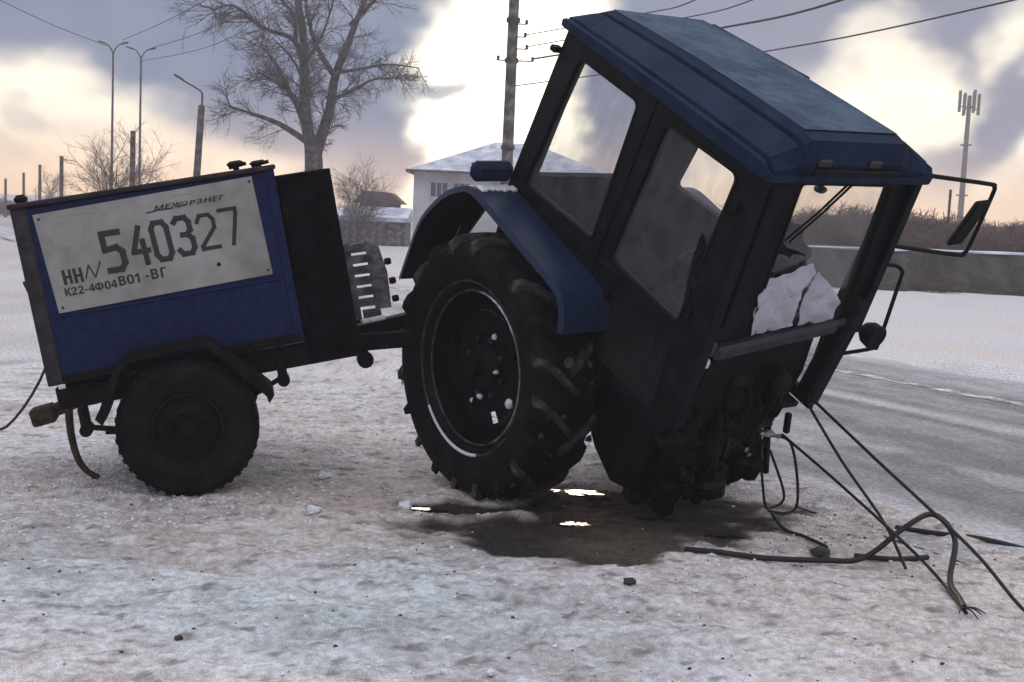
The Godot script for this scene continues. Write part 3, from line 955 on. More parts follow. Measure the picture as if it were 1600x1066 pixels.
	b.lathe([Vector2(0.0, -0.06), Vector2(0.045, -0.055), Vector2(0.068, -0.02), Vector2(0.074, 0.04), Vector2(0.066, 0.048), Vector2(0.0, 0.04)], 20, Transform3D(Basis(Vector3(0, 0, -1), Vector3(0, 1, 0), Vector3(1, 0, 0)), fp(0.955, -0.775)))
	put("work_lamp", b, M.seal, lb)
	put("bracket_clamp", lump(Vector3(0.05, 0.055, 0.06), 17, 0.3), M.seal, t, at(fp(1.17, -0.50, 0.02)))

	# interior
	b = MB.new()
	b.box(Vector3(0.42, 0.12, 0.44), at(Vector3(0.02, 0.70, 0.0)), 0.04)
	b.box(Vector3(0.13, 0.42, 0.42), at(Vector3(-0.2, 0.92, 0.0), Vector3(0, 0, 0.15)), 0.04)
	b.box(Vector3(0.3, 0.2, 0.3), at(Vector3(0.02, 0.545, 0.0)), 0.02)
	put("seat", b, M.seat, t)
	b = MB.new()
	b.tube([Vector3(0.80, 0.46, 0.0), Vector3(0.64, 1.06, 0.0)], 0.035, 0.03, 10)
	put("steering_column", b, M.black_metal, t)
	b = MB.new()
	var ring := []
	for k in 25: ring.append(Vector3(0.63, 1.08, 0.0) + Basis(Vector3(0, 0, 1), 0.26) * Vector3(cos(TAU * k / 24.0) * 0.2 * 0.0 + 0.0, 0, 0) + Basis(Vector3(0, 0, 1), 0.26) * Vector3(cos(TAU * k / 24.0) * 0.2, 0, sin(TAU * k / 24.0) * 0.2))
	b.tube(ring, 0.014, 0.014, 7, false)
	for k in 3: b.tube([Vector3(0.63, 1.07, 0.0), Vector3(0.63, 1.08, 0) + Basis(Vector3(0, 0, 1), 0.26) * Vector3(cos(TAU * k / 3.0) * 0.2, 0, sin(TAU * k / 3.0) * 0.2)], 0.008, 0.008, 5)
	put("steering_wheel", b, M.seal, t)
	b = MB.new()
	b.box(Vector3(0.26, 0.42, 0.9), at(Vector3(1.0, 0.76, 0.02), Vector3(0, 0, 0.1)), 0.04)
	put("dashboard", b, M.black_metal, t)
	put("torn_lining", lump(Vector3(0.10, 0.25, 0.15), 41, 0.9, 14, 18), M.seat, t, at(Vector3(1.02, 1.38, 0.24), Vector3(0.25, 0, 0.2)))
	put("torn_lining", lump(Vector3(0.09, 0.11, 0.20), 47, 1.0, 14, 18), M.seat, t, at(Vector3(1.05, 1.43, 0.08), Vector3(-0.5, 0.2, 0.1)))
	put("torn_lining", lump(Vector3(0.10, 0.3, 0.16), 43, 0.6, 9, 12), M.seat, t, at(Vector3(1.02, 1.2, 0.45), Vector3(0.1, 0, 0.1)))
	for k in 2:
		b = MB.new()
		var lx := Vector3(0.42 + 0.1 * k, 0.46, -0.08 + 0.16 * k)
		b.tube([lx, lx + Vector3(-0.02, 0.3, 0), lx + Vector3(0.03, 0.42, 0.02)], 0.008, 0.008, 6)
		b.lathe([Vector2(0, -0.02), Vector2(0.02, -0.012), Vector2(0.02, 0.012), Vector2(0, 0.02)], 8, at(lx + Vector3(0.03, 0.43, 0.02)))
		put("gear_lever", b, M.seal, t)

# ------------------------------------------------------------------ the trailer
func build_trailer(t: Node3D):
	var b: MB
	# body: a welded box with raised edges
	b = MB.new()
	b.box(Vector3(1.42, 0.985, 1.18), at(Vector3(0.009, 0.8455, 0)), 0.012)
	var body := put("compressor_housing", b, M.trailer_blue, t)
	b = MB.new()
	beam(b, Vector3(-0.712, 1.35, 0.585), Vector3(0.735, 1.35, 0.585), 0.055, 0.028, 0.006)
	beam(b, Vector3(-0.712, 1.35, -0.585), Vector3(0.735, 1.35, -0.585), 0.055, 0.028, 0.006)
	b.box(Vector3(1.43, 0.012, 1.13), at(Vector3(0.01, 1.349, 0)))
	put("top_edge", b, M.rust_edge, body)
	b = MB.new()
	b.box(Vector3(0.085, 0.99, 0.022), at(Vector3(-0.659, 0.843, 0.5915)), 0.006)
	put("corner_strip", b, M.dull_brown, body)
	b = MB.new()
	b.box(Vector3(0.052, 0.985, 0.018), at(Vector3(0.697, 0.846, 0.591)), 0.005)
	put("corner_strip", b, M.trailer_blue, body)
	b = MB.new()
	b.box(Vector3(1.25, 0.012, 0.012), at(Vector3(0.02, 0.722, 0.5925)), 0.004)
	put("panel_seam", b, M.trailer_blue, body)
	b = MB.new()
	b.box(Vector3(1.415, 0.05, 0.02), at(Vector3(0.009, 0.375, 0.5915)), 0.006)
	put("lower_rail", b, M.chassis, body)
	# the painted sign board
	b = MB.new()
	b.prism(PackedVector2Array([Vector2(-0.562, 0.740), Vector2(0.614, 0.758), Vector2(0.596, 1.318), Vector2(-0.592, 1.290)]), 0.5905, 0.5985)
	var sb := put("sign_board", b, M.sign_white, t)
	var zt := 0.5987
	b = MB.new()
	var s := "540327"
	for k in 6:
		var x0: float = [-0.262, -0.108, 0.010, 0.135, 0.258, 0.388][k]
		var y0: float = [0.925, 0.935, 0.94, 0.95, 0.96, 0.962][k]
		var hgt: float = [0.205, 0.20, 0.205, 0.20, 0.185, 0.195][k]
		var wid: float = [0.105, 0.085, 0.09, 0.09, 0.10, 0.10][k]
		for st in DIGITS[s[k]]:
			var pts := []
			for p in st: pts.append(Vector2(x0 + p[0] * wid - p[1] * 0.012, y0 + p[1] * hgt))
			stroke(b, pts, [0.034, 0.03, 0.03, 0.03, 0.022, 0.022][k], zt)
	put("number_lettering", b, M.paint_black, sb)
	b = MB.new()
	for g in [[0.0, "N"], [0.058, "N"]]:
		var x0: float = -0.495 + g[0]
		stroke(b, [Vector2(x0, 0.895), Vector2(x0 - 0.003, 0.962)], 0.018, zt)
		stroke(b, [Vector2(x0 + 0.032, 0.896), Vector2(x0 + 0.029, 0.963)], 0.016, zt)
		stroke(b, [Vector2(x0, 0.928), Vector2(x0 + 0.03, 0.929)], 0.014, zt + 0.0003)
	put("letter_lettering", b, M.paint_black, sb)
	b = MB.new()
	stroke(b, [Vector2(-0.385, 0.905), Vector2(-0.36, 0.975), Vector2(-0.335, 0.905)], 0.008, zt)
	stroke(b, [Vector2(-0.333, 0.905), Vector2(-0.295, 0.985)], 0.008, zt)
	put("thin_lettering", b, M.paint_black, sb)
	for q in [["К22-4Ф04", -0.515, 0.805, 0.047], ["В01", -0.225, 0.81, 0.056], ["-ВГ", -0.075, 0.815, 0.060]]:
		var tm := put("line_lettering", text(q[0], q[3] * 1.32, true), M.paint_black, sb, Transform3D(Basis(Vector3(1.02, 0.0, 0), Vector3(-0.04, 1, 0), Vector3(0, 0, 1)), Vector3(q[1], q[2] + 0.005, zt + 0.0008)))
		tm.rotation.z += 0.012
	for q in [["МЕЖ", 0.03, M.paint_black], ["О", 0.175, M.paint_green], ["РЭНЕГ", 0.222, M.paint_black]]:
		put("top_lettering", text(q[0], 0.062, true), q[2], sb, Transform3D(Basis(Vector3(1.05, 0.02, 0), Vector3(0.26, 0.62, 0), Vector3(0, 0, 1)), Vector3(q[1], 1.2, zt + 0.0008)))
	b = MB.new()
	stroke(b, [Vector2(0.0, 1.205), Vector2(0.06, 1.212), Vector2(0.14, 1.21)], 0.008, zt)
	stroke(b, [Vector2(0.17, 1.212), Vector2(0.22, 1.22)], 0.008, zt)
	put("underline", b, M.paint_black, sb)
	b = MB.new()
	b.prism(rounded([Vector2(-0.515, 1.09), Vector2(-0.36, 1.10), Vector2(-0.34, 1.215), Vector2(-0.52, 1.20)], 0.03), zt, zt + 0.0012)
	put("faded_stamp", b, M.sign_faded, sb)
	for q in [[-0.36, 1.262, 0.19], [0.20, 1.275, 0.12]]:
		b = MB.new()
		b.box(Vector3(q[2], 0.010, 0.003), at(Vector3(q[0], q[1], zt)), 0.001)
		put("scuff", b, M.sign_faded, sb)
	b = MB.new()
	b.lathe([Vector2(0.011, 0.0), Vector2(0.011, 0.006), Vector2(0.0, 0.008)], 10, at(Vector3(0.33, 0.862, zt - 0.001)))
	put("rivet", b, M.seal, sb)
	for q in [Vector2(-0.565, 1.262), Vector2(-0.537, 0.767), Vector2(0.578, 1.29), Vector2(0.592, 0.785)]:
		b = MB.new()
		b.lathe([Vector2(0.008, 0.0), Vector2(0.008, 0.004), Vector2(0.0, 0.006)], 8, at(Vector3(q.x, q.y, zt - 0.001)))
		put("rivet", b, M.steel, sb)
	# black radiator cowl in front
	b = MB.new()
	b.prism(PackedVector2Array([Vector2(0.735, -0.565), Vector2(1.035, -0.565), Vector2(1.035, 0.565), Vector2(0.735, 0.565)]), 0.235, 1.295, Transform3D(Basis(Vector3(1, 0, 0), Vector3(0, 0, -1), Vector3(0, 1, 0)), Vector3.ZERO))
	var cowl := put("radiator_cowl", b, M.black_cowl, t)
	for k in 9:
		b = MB.new()
		b.box(Vector3(0.19, 0.012, 0.02), at(Vector3(0.90, 0.45 + 0.085 * k, 0.567), Vector3(0.5, 0, 0)), 0.003)
		put("louvre", b, M.black_cowl, cowl)
	b = MB.new()
	b.box(Vector3(0.018, 1.04, 0.014), at(Vector3(0.76, 0.765, 0.568)), 0.004)
	b.box(Vector3(0.29, 0.018, 0.02), at(Vector3(0.885, 1.286, 0.568)), 0.004)
	put("cowl_edge", b, M.black_cowl, cowl)
	for y in [0.5, 1.08]:
		b = MB.new()
		b.tube([Vector3(0.748, y - 0.04, 0.578), Vector3(0.748, y + 0.04, 0.578)], 0.010, 0.010, 8)
		put("hinge", b, M.chassis, cowl)
	# chassis
	b = MB.new()
	for z in [-0.5, 0.5]:
		b.box(Vector3(1.72, 0.13, 0.07), at(Vector3(0.18, 0.262, z)), 0.008)
	for x in [-0.62, 0.0, 0.98]: b.box(Vector3(0.06, 0.11, 0.93), at(Vector3(x, 0.262, 0)), 0.006)
	b.box(Vector3(0.2, 0.14, 1.08), at(Vector3(-0.565, 0.265, 0)), 0.01)
	put("chassis", b, M.chassis, t)
	for s2 in [1, -1]:
		b = MB.new()
		var lp := [Vector3(-0.56, 0.085, 0.56 * s2), Vector3(-0.3, 0.01, 0.56 * s2), Vector3(0.0, -0.03, 0.56 * s2), Vector3(0.28, 0.045, 0.56 * s2), Vector3(0.55, 0.155, 0.56 * s2)]
		for i in 4: beam(b, lp[i], lp[i + 1], 0.06, 0.022, 0.004)
		for i in 2: beam(b, lp[i + 1].lerp(lp[i], 0.6 - i * 0.6) + Vector3(0, -0.02, 0), lp[i + 1].lerp(lp[i + 2], 1.0 - i * 0.4) + Vector3(0, -0.02, 0), 0.06, 0.02, 0.004)
		put("leaf_spring", b, M.chassis, t)
		for q in [Vector3(-0.552, 0.115, 0.56 * s2), Vector3(0.565, 0.19, 0.56 * s2)]:
			b = MB.new()
			b.box(Vector3(0.055, 0.16, 0.085), at(q + Vector3(0, 0.02, 0)), 0.02)
			b.lathe([Vector2(0.0, -0.055), Vector2(0.036, -0.055), Vector2(0.036, 0.055), Vector2(0.0, 0.055)], 12, at(q + Vector3(0, -0.045, 0)))
			put("spring_shackle", b, M.chassis, t)
	# wheels and angular fenders
	for s2 in [1, -1]:
		var w := node("wheel", t, at(Vector3(0, 0, 0.645 * s2)))
		b = MB.new()
		b.lathe(mirrored([Vector2(0.19, 0.075), Vector2(0.215, 0.10), Vector2(0.27, 0.116), Vector2(0.325, 0.114), Vector2(0.358, 0.10), Vector2(0.377, 0.082), Vector2(0.388, 0.07), Vector2(0.392, 0.045), Vector2(0.385, 0.04), Vector2(0.385, 0.03), Vector2(0.3935, 0.025)]), 64)
		put("tyre", b, M.rubber_plain, w)
		b = MB.new()
		for k in 40:
			var an := TAU * k / 40.0
			b.box(Vector3(0.018, 0.03, 0.05), Transform3D(Basis(Vector3(0, 0, 1), an), Vector3(cos(an) * 0.384, sin(an) * 0.384, 0.072)), 0.004)
		put("tread", b, M.rubber_plain, w)
		b = MB.new()
		b.lathe([Vector2(0.192, 0.072 * s2), Vector2(0.197, 0.088 * s2), Vector2(0.185, 0.09 * s2), Vector2(0.165, 0.04 * s2), Vector2(0.12, 0.05 * s2), Vector2(0.085, 0.065 * s2), Vector2(0.07, 0.06 * s2), Vector2(0.055, 0.10 * s2), Vector2(0.0, 0.105 * s2)], 36)
		put("rim", b, M.rim_dark, w)
		for k in 5:
			var an := TAU * k / 5.0
			b = MB.new()
			b.lathe([Vector2(0.012, 0.0), Vector2(0.012, 0.02 * s2), Vector2(0.0, 0.022 * s2)], 6, at(Vector3(cos(an) * 0.1, sin(an) * 0.1, 0.055 * s2)))
			put("wheel_nut", b, M.chassis, w)
		var f := [Vector2(-0.47, 0.15), Vector2(-0.435, 0.20), Vector2(-0.30, 0.440), Vector2(-0.24, 0.468), Vector2(0.17, 0.482), Vector2(0.215, 0.465), Vector2(0.49, 0.145), Vector2(0.50, 0.10)]
		var o := PackedVector2Array()
		for p in f: o.append(p)
		for i in range(f.size() - 1, -1, -1): o.append(f[i] * Vector2(0.93, 1.0) + Vector2(0, -0.042))
		b = MB.new()
		b.prism(o, 0.50 * s2 if s2 > 0 else -0.775, 0.775 if s2 > 0 else -0.50)
		put("fender", b, M.chassis, t)
	b = MB.new()
	b.tube([Vector3(0, 0, -0.62), Vector3(0, 0, 0.62)], 0.04, 0.04, 12)
	put("axle", b, M.chassis, t)
	# rear coupling block, hook, reflector
	b = MB.new()
	b.box(Vector3(0.13, 0.10, 0.13), at(Vector3(-0.772, 0.185, 0.5), Vector3(0, 0, 0.1)), 0.012)
	beam(b, Vector3(-0.735, 0.195, 0.5), Vector3(-0.55, 0.235, 0.5), 0.07, 0.07, 0.01)
	put("tail_block", b, M.rust, t)
	b = MB.new()
	b.tube(smooth_path([Vector3(-0.632, 0.20, 0.52), Vector3(-0.648, 0.06, 0.52), Vector3(-0.643, -0.08, 0.52), Vector3(-0.61, -0.17, 0.52), Vector3(-0.55, -0.225, 0.52)], 5), 0.023, 0.016, 8)
	put("drag_hook", b, M.rust, t)
	b = MB.new()
	b.box(Vector3(0.04, 0.026, 0.012), at(Vector3(-0.628, 0.338, 0.607)), 0.004)
	put("reflector", b, M.lens, t)
	# filler caps on top
	for q in [[0.52, 0.042, 0.50], [0.645, 0.026, 0.5]]:
		b = MB.new()
		var up := Transform3D(Basis(Vector3(1, 0, 0), Vector3(0, 0, -1), Vector3(0, 1, 0)), Vector3(q[0], 1.362, q[2]))
		b.lathe([Vector2(0.018, 0.0), Vector2(0.016, q[1] * 0.6), Vector2(0.046, q[1] * 0.65), Vector2(0.05, q[1] * 0.95), Vector2(0.03, q[1] + 0.012), Vector2(0.0, q[1] + 0.012)], 12, up)
		b.tube([Vector3(q[0] - 0.04, 1.36 + q[1] * 0.5, q[2]), Vector3(q[0] + 0.06, 1.372 + q[1] * 0.5, q[2])], 0.012, 0.012, 6)
		put("filler_cap", b, M.seal, t)
	b = MB.new()
	b.box(Vector3(0.07, 0.05, 0.06), at(Vector3(-0.65, 1.383, 0.5)), 0.018)
	put("lifting_eye", b, M.chassis, t)
	# slotted grey guard beside the drawbar
	b = MB.new()
	var gx := [[1.015, 1.07], [1.135, 1.20]]
	b.prism(PackedVector2Array([Vector2(1.045, 0.40), Vector2(1.155, 0.395), Vector2(1.155, 0.45), Vector2(1.045, 0.455)]), 0.24, 0.252)
	for k in 6:
		var y := 0.455 + 0.066 * k
		b.prism(PackedVector2Array([Vector2(1.035, y + 0.018), Vector2(1.125, y + 0.015), Vector2(1.125, y + 0.066), Vector2(1.035, y + 0.069)]), 0.24, 0.252)
	b.prism(PackedVector2Array([Vector2(1.125, 0.445), Vector2(1.222, 0.44), Vector2(1.232, 0.66), Vector2(1.205, 0.82), Vector2(1.125, 0.865)]), 0.24, 0.252)
	b.prism(PackedVector2Array([Vector2(0.99, 0.40), Vector2(1.035, 0.40), Vector2(1.035, 0.87), Vector2(0.99, 0.86)]), 0.24, 0.252)
	var guard := put("slotted_guard", b, M.guard_grey, t, at(Vector3(0.057, -0.03, 0)))
	for q in [Vector2(1.245, 0.72), Vector2(1.255, 0.60), Vector2(1.255, 0.49)]:
		b = MB.new()
		b.lathe([Vector2(0.0, -0.02), Vector2(0.018, -0.02), Vector2(0.022, 0.0), Vector2(0.018, 0.02), Vector2(0.0, 0.02)], 8, Transform3D(Basis(Vector3(0, 0, -1), Vector3(0, 1, 0), Vector3(1, 0, 0)), Vector3(q.x, q.y, 0.246)))
		put("guard_knob", b, M.seal, guard)
	b = MB.new()
	b.box(Vector3(0.15, 0.03, 0.05), at(Vector3(1.155, 0.357, 0.25), Vector3(0, 0, 0.03)), 0.008)
	put("snow_strip", b, M.snow_clump, t)
	# drawbar
	b = MB.new()
	beam(b, Vector3(0.98, 0.262, 0.42), Vector3(2.05, 0.075, -0.15), 0.08, 0.10, 0.01)
	beam(b, Vector3(0.98, 0.262, -0.46), Vector3(2.05, 0.075, -0.19), 0.08, 0.10, 0.01)
	beam(b, Vector3(1.02, 0.30, 0.15), Vector3(1.40, 0.31, 0.05), 0.12, 0.05, 0.01)
	put("drawbar", b, M.chassis, t)
	b = MB.new()
	b.lathe([Vector2(0.06, -0.025), Vector2(0.085, -0.025), Vector2(0.085, 0.025), Vector2(0.06, 0.025), Vector2(0.06, -0.025)], 18, Transform3D(Basis(Vector3(1, 0, 0), Vector3(0, 0, -1), Vector3(0, 1, 0)), Vector3(2.13, 0.06, -0.17)))
	put("drawbar_eye", b, M.chassis, t)
	b = MB.new()
	b.tube([Vector3(1.06, 0.25, 0.36), Vector3(1.06, 0.12, 0.36)], 0.03, 0.025, 10)
	b.lathe([Vector2(0, -0.03), Vector2(0.05, -0.03), Vector2(0.05, 0.03), Vector2(0, 0.03)], 12, at(Vector3(1.06, 0.14, 0.36)))
	put("jack", b, M.chassis, t)

# a torn, crumpled sheet: a fan of facets over an outline, with thickness
func crumpled(pts: Array, mid: Vector3, th: Vector3) -> MB:
	var b := MB.new()
	var rim := []
	for k in pts.size():
		for i in 7:
			var p: Vector3 = pts[k].lerp(pts[(k + 1) % pts.size()], i / 7.0)
			rim.append(p.lerp(mid, 0.05 * rng.randf()))
	var rows := []
	var rings := 9
	var out := th.normalized()
	for r in rings + 1:
		var row := []
		for p in rim:
			var q: Vector3 = mid.lerp(p, float(r) / rings)
			var f := noise_c.get_noise_3d(q.x * 420.0, q.y * 420.0, q.z * 420.0)
			row.append(q + out * (absf(f) * 0.055 + noise_b.get_noise_3d(q.x * 420.0, q.y * 420.0, q.z * 420.0) * 0.008 - 0.015))
		rows.append(row)
	var m := rim.size()
	var nn := []
	for r in rings + 1:
		var row := []
		for k in m:
			var du: Vector3 = rows[min(r + 1, rings)][k] - rows[max(r - 1, 0)][k]
			var dv: Vector3 = rows[max(r, 1)][(k + 1) % m] - rows[max(r, 1)][(k + m - 1) % m]
			row.append(du.cross(dv).normalized())
		nn.append(row)
	for r in rings:
		for k in m:
			var j := (k + 1) % m
			for e in 2:
				var o := th * e
				var g := 1.0 - 2.0 * e
				if e == 0:
					b.sm(rows[r][k], rows[r + 1][k], rows[r + 1][j], nn[r][k], nn[r + 1][k], nn[r + 1][j])
					if r > 0: b.sm(rows[r][k], rows[r + 1][j], rows[r][j], nn[r][k], nn[r + 1][j], nn[r][j])
				else:
					b.sm(rows[r][k] - o, rows[r + 1][j] - o, rows[r + 1][k] - o, nn[r][k] * g, nn[r + 1][j] * g, nn[r + 1][k] * g)
					if r > 0: b.sm(rows[r][k] - o, rows[r][j] - o, rows[r + 1][j] - o, nn[r][k] * g, nn[r][j] * g, nn[r + 1][j] * g)
	for k in m:
		var j := (k + 1) % m
		b.quad(rows[rings][k], rows[rings][k] - th, rows[rings][j] - th, rows[rings][j])
	return b

# ------------------------------------------------------------------ materials
func make_materials():
	var grime := mottle(3, 0.012, Color(0.45, 0.42, 0.40), Color(1, 1, 1), 256, 1.5, 0.3)
	var soft := mottle(15, 0.03, Color(0.74, 0.74, 0.74), Color(1, 1, 1), 256, 1.0, 0.4)
	var frost := mottle(5, 0.010, Color(0.70, 0.74, 0.80), Color(1, 1, 1), 256, 1.8, 0.35)
	var bump := bumpy(9, 0.03, 3.0)
	var bump2 := bumpy(10, 0.05, 6.0)
	M.rubber = mat(0.0097, 0.0097, 0.0102, 0.82, 0, grime, 1.2, bump2, 0.4)
	M.rubber_mud = mat(0.080, 0.074, 0.070, 0.9, 0, grime, 3.0, bump2, 0.8)
	M.rubber_plain = mat(0.0107, 0.0107, 0.0112, 0.8, 0, grime, 1.5, bump, 0.3)
	M.rim = mat(0.0084, 0.0084, 0.0096, 0.5, 0.2, grime, 2.0)
	M.rim_dark = mat(0.0090, 0.0090, 0.0096, 0.65, 0.1, grime, 2.0)
	M.disc = mat(0.0061, 0.0061, 0.0071, 0.6, 0.2, grime, 2.5)
	M.bare_steel = mat(0.55, 0.55, 0.57, 0.28, 0.9, grime, 3.0)
	M.steel = mat(0.10, 0.10, 0.105, 0.45, 0.7, grime, 3.0)
	M.black_metal = mat(0.0071, 0.0071, 0.0076, 0.6, 0.1, grime, 2.0, bump, 0.3)
	M.oily = mat(0.0057, 0.0050, 0.0046, 0.42, 0.1, grime, 3.0, bump2, 0.6)
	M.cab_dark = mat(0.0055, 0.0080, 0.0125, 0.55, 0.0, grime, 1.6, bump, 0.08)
	M.cowl = mat(0.017, 0.021, 0.036, 0.5, 0.0, grime, 2.0)
	M.seal = mat(0.0051, 0.0051, 0.0056, 0.7)
	M.seat = mat(0.0132, 0.0120, 0.0120, 0.95, 0.0, grime, 2.0, bump2, 0.7)
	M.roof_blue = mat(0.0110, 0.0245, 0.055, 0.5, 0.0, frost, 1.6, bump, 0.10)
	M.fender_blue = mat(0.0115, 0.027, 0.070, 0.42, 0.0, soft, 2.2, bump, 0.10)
	M.frost_roof = mat(0.058, 0.096, 0.150, 0.75, 0.0, frost, 1.1, bump2, 0.35)
	M.trailer_blue = mat(0.0065, 0.0170, 0.080, 0.65, 0.0, soft, 1.7, bump, 0.12)
	M.rust_edge = mat(0.030, 0.016, 0.018, 0.8, 0.0, grime, 2.0, bump, 0.4)
	M.dull_brown = mat(0.030, 0.026, 0.030, 0.8, 0.0, grime, 2.0)
	M.black_cowl = mat(0.0072, 0.0084, 0.0108, 0.95, 0.0, grime, 1.3, bump, 0.15)
	M.black_cowl.metallic_specular = 0.1
	M.chassis = mat(0.0084, 0.0084, 0.0090, 0.75, 0.0, grime, 2.0, bump, 0.3)
	M.rust = mat(0.050, 0.022, 0.016, 0.9, 0.0, grime, 4.0, bump2, 0.8)
	M.guard_grey = mat(0.16, 0.16, 0.165, 0.6, 0.0, grime, 2.0)
	for k in ["rubber", "rubber_mud", "rubber_plain", "rim", "rim_dark", "disc", "cab_dark", "chassis", "seal", "seat", "black_metal", "oily"]: M[k].metallic_specular = 0.25
	M.trailer_blue.metallic_specular = 0.3
	M.roof_blue.metallic_specular = 0.22
	M.roof_blue.roughness = 0.68
	M.fender_blue.metallic_specular = 0.35
	M.frost_roof.metallic_specular = 0.3
	M.lens = mat(0.62, 0.62, 0.60, 0.15)
	M.red_dim = mat(0.022, 0.008, 0.008, 0.35)
	M.snow_clump = mat(0.72, 0.73, 0.77, 0.85, 0, null, 1.0, bump2, 0.6)
	M.mud_snow = mat(0.16, 0.15, 0.145, 0.9, 0, grime, 5.0, bump2, 0.8)
	M.sign_white = mat(0.3629, 0.3494, 0.3293, 0.75, 0.0, mottle(31, 0.006, Color(0.80, 0.80, 0.78), Color(1, 1, 1), 256, 1.2, 0.3), 0.7)
	M.sign_faded = mat(0.2960, 0.2920, 0.2600, 0.8)
	M.paint_black = mat(0.022, 0.021, 0.021, 0.7)
	M.paint_green = mat(0.02, 0.10, 0.05, 0.7)
	M.glass = mat(0.30, 0.32, 0.32, 0.06)
	M.glass.transparency = BaseMaterial3D.TRANSPARENCY_ALPHA
	M.glass.albedo_color.a = 0.13
	var dust := FastNoiseLite.new()
	dust.seed = 91; dust.frequency = 0.02; dust.fractal_octaves = 5
	var dn := dust.get_seamless_image(256, 256)
	var di := Image.create(256, 256, false, Image.FORMAT_RGBA8)
	for y in 256:
		for x in 256: di.set_pixel(x, y, Color(1, 1, 1, clampf(0.65 + (dn.get_pixel(x, y).r - 0.5) * 0.45, 0.3, 1.0)))
	var dt := ImageTexture.create_from_image(di)
	M.glass.albedo_texture = dt
	M.glass.uv1_triplanar = true
	M.glass.uv1_scale = Vector3(1.6, 0.9, 1.6)
	M.glass.albedo_color.a = 0.15
	M.glass_clear = mat(0.2, 0.21, 0.21, 0.06)
	M.glass_clear.transparency = BaseMaterial3D.TRANSPARENCY_ALPHA
	M.glass_clear.albedo_color.a = 0.06
	M.glass_dim = mat(0.04, 0.045, 0.05, 0.1)
	M.glass_dim.transparency = BaseMaterial3D.TRANSPARENCY_ALPHA
	M.glass_dim.albedo_color.a = 0.14
	M.sheet_white = mat(0.46, 0.455, 0.52, 0.6, 0, null, 1.0, bump2, 0.15)
	M.ice = mat(0.70, 0.72, 0.76, 0.6, 0, null, 1.0, bump2, 0.8)
	M.clod = mat(0.045, 0.038, 0.034, 0.95, 0, null, 1.0, bump2, 0.8)
	M.hose = mat(0.0072, 0.0072, 0.0078, 0.6, 0, grime, 4.0)
	M.bark = mat(0.15, 0.145, 0.15, 0.95, 0, grime, 1.0, bump2, 0.8)
	M.twig = mat(0.15, 0.14, 0.145, 0.95)
	M.twig_brown = mat(0.13, 0.088, 0.066, 0.95)
	M.concrete = mat(0.24, 0.23, 0.225, 0.9, 0, grime, 0.8, bump, 0.3)
	M.post = mat(0.16, 0.15, 0.145, 0.9, 0, grime, 0.8)
	M.mast = mat(0.22, 0.20, 0.20, 0.6, 0.3)
	M.wire = mat(0.03, 0.03, 0.033, 0.7)
	M.render_white = mat(0.52, 0.51, 0.54, 0.9, 0, mottle(61, 0.01, Color(0.85, 0.85, 0.85), Color(1, 1, 1), 128), 0.15)
	M.snow = mat(0.70, 0.71, 0.77, 0.85, 0, frost, 0.3, bump, 0.3)
	M.window_dark = mat(0.055, 0.065, 0.085, 0.1)
	M.brown_roof = mat(0.10, 0.065, 0.055, 0.9)
	M.earth = mat(0.075, 0.072, 0.064, 0.95, 0, grime, 0.35, bump2, 0.6)
	M.water = mat(0.016, 0.014, 0.013, 0.09)
	M.water.metallic_specular = 0.6
	M.paint_line = mat(0.72, 0.72, 0.74, 0.85, 0, grime, 0.8)
	M.road = mat(1, 1, 1, 0.85)
	M.road.metallic_specular = 0.3
	M.road.vertex_color_use_as_albedo = true
	M.ground = mat(1, 1, 1, 0.95)
	M.ground.metallic_specular = 0.25
	M.ground.vertex_color_use_as_albedo = true
	var det := mottle(71, 0.03, Color(0.76, 0.755, 0.76), Color(1, 1, 1), 1024, 1.5, 0.8)
	for k in ["road", "ground"]:
		M[k].albedo_texture = det
		M[k].uv1_triplanar = true
		M[k].uv1_world_triplanar = true
		M[k].uv1_scale = Vector3.ONE * 0.55
		M[k].normal_enabled = true
		M[k].normal_texture = bumpy(77, 0.07, 9.0, 1024)
		M[k].normal_scale = 0.9 if k == "ground" else 0.3

func hose(label: String, pts: Array, r: float, group := ""):
	var b := MB.new()
	var p := smooth_path(pts, 6)
	b.tube(p, r, r, 8)
	tag(put("hose", b, M.hose), label, "hose", group)

func strands(label: String, p: Vector3, dirs: Array):
	var b := MB.new()
	for d in dirs: b.tube(smooth_path([p, p + d * 0.5 + Vector3(0, 0.012, 0), p + d], 3), 0.005, 0.003, 5)
	tag(put("frayed_strands", b, M.hose), label, "strands")

func post(called: String, label: String, p: Vector3, h: float, r: float, m: Material, group := ""):
	var b := MB.new()
	b.tube([Vector3(0, -0.2, 0), Vector3(0, h, 0)], r * 1.12, r * 0.95, 8)
	tag(put(called, b, m, null, at(p)), label, "post", group)

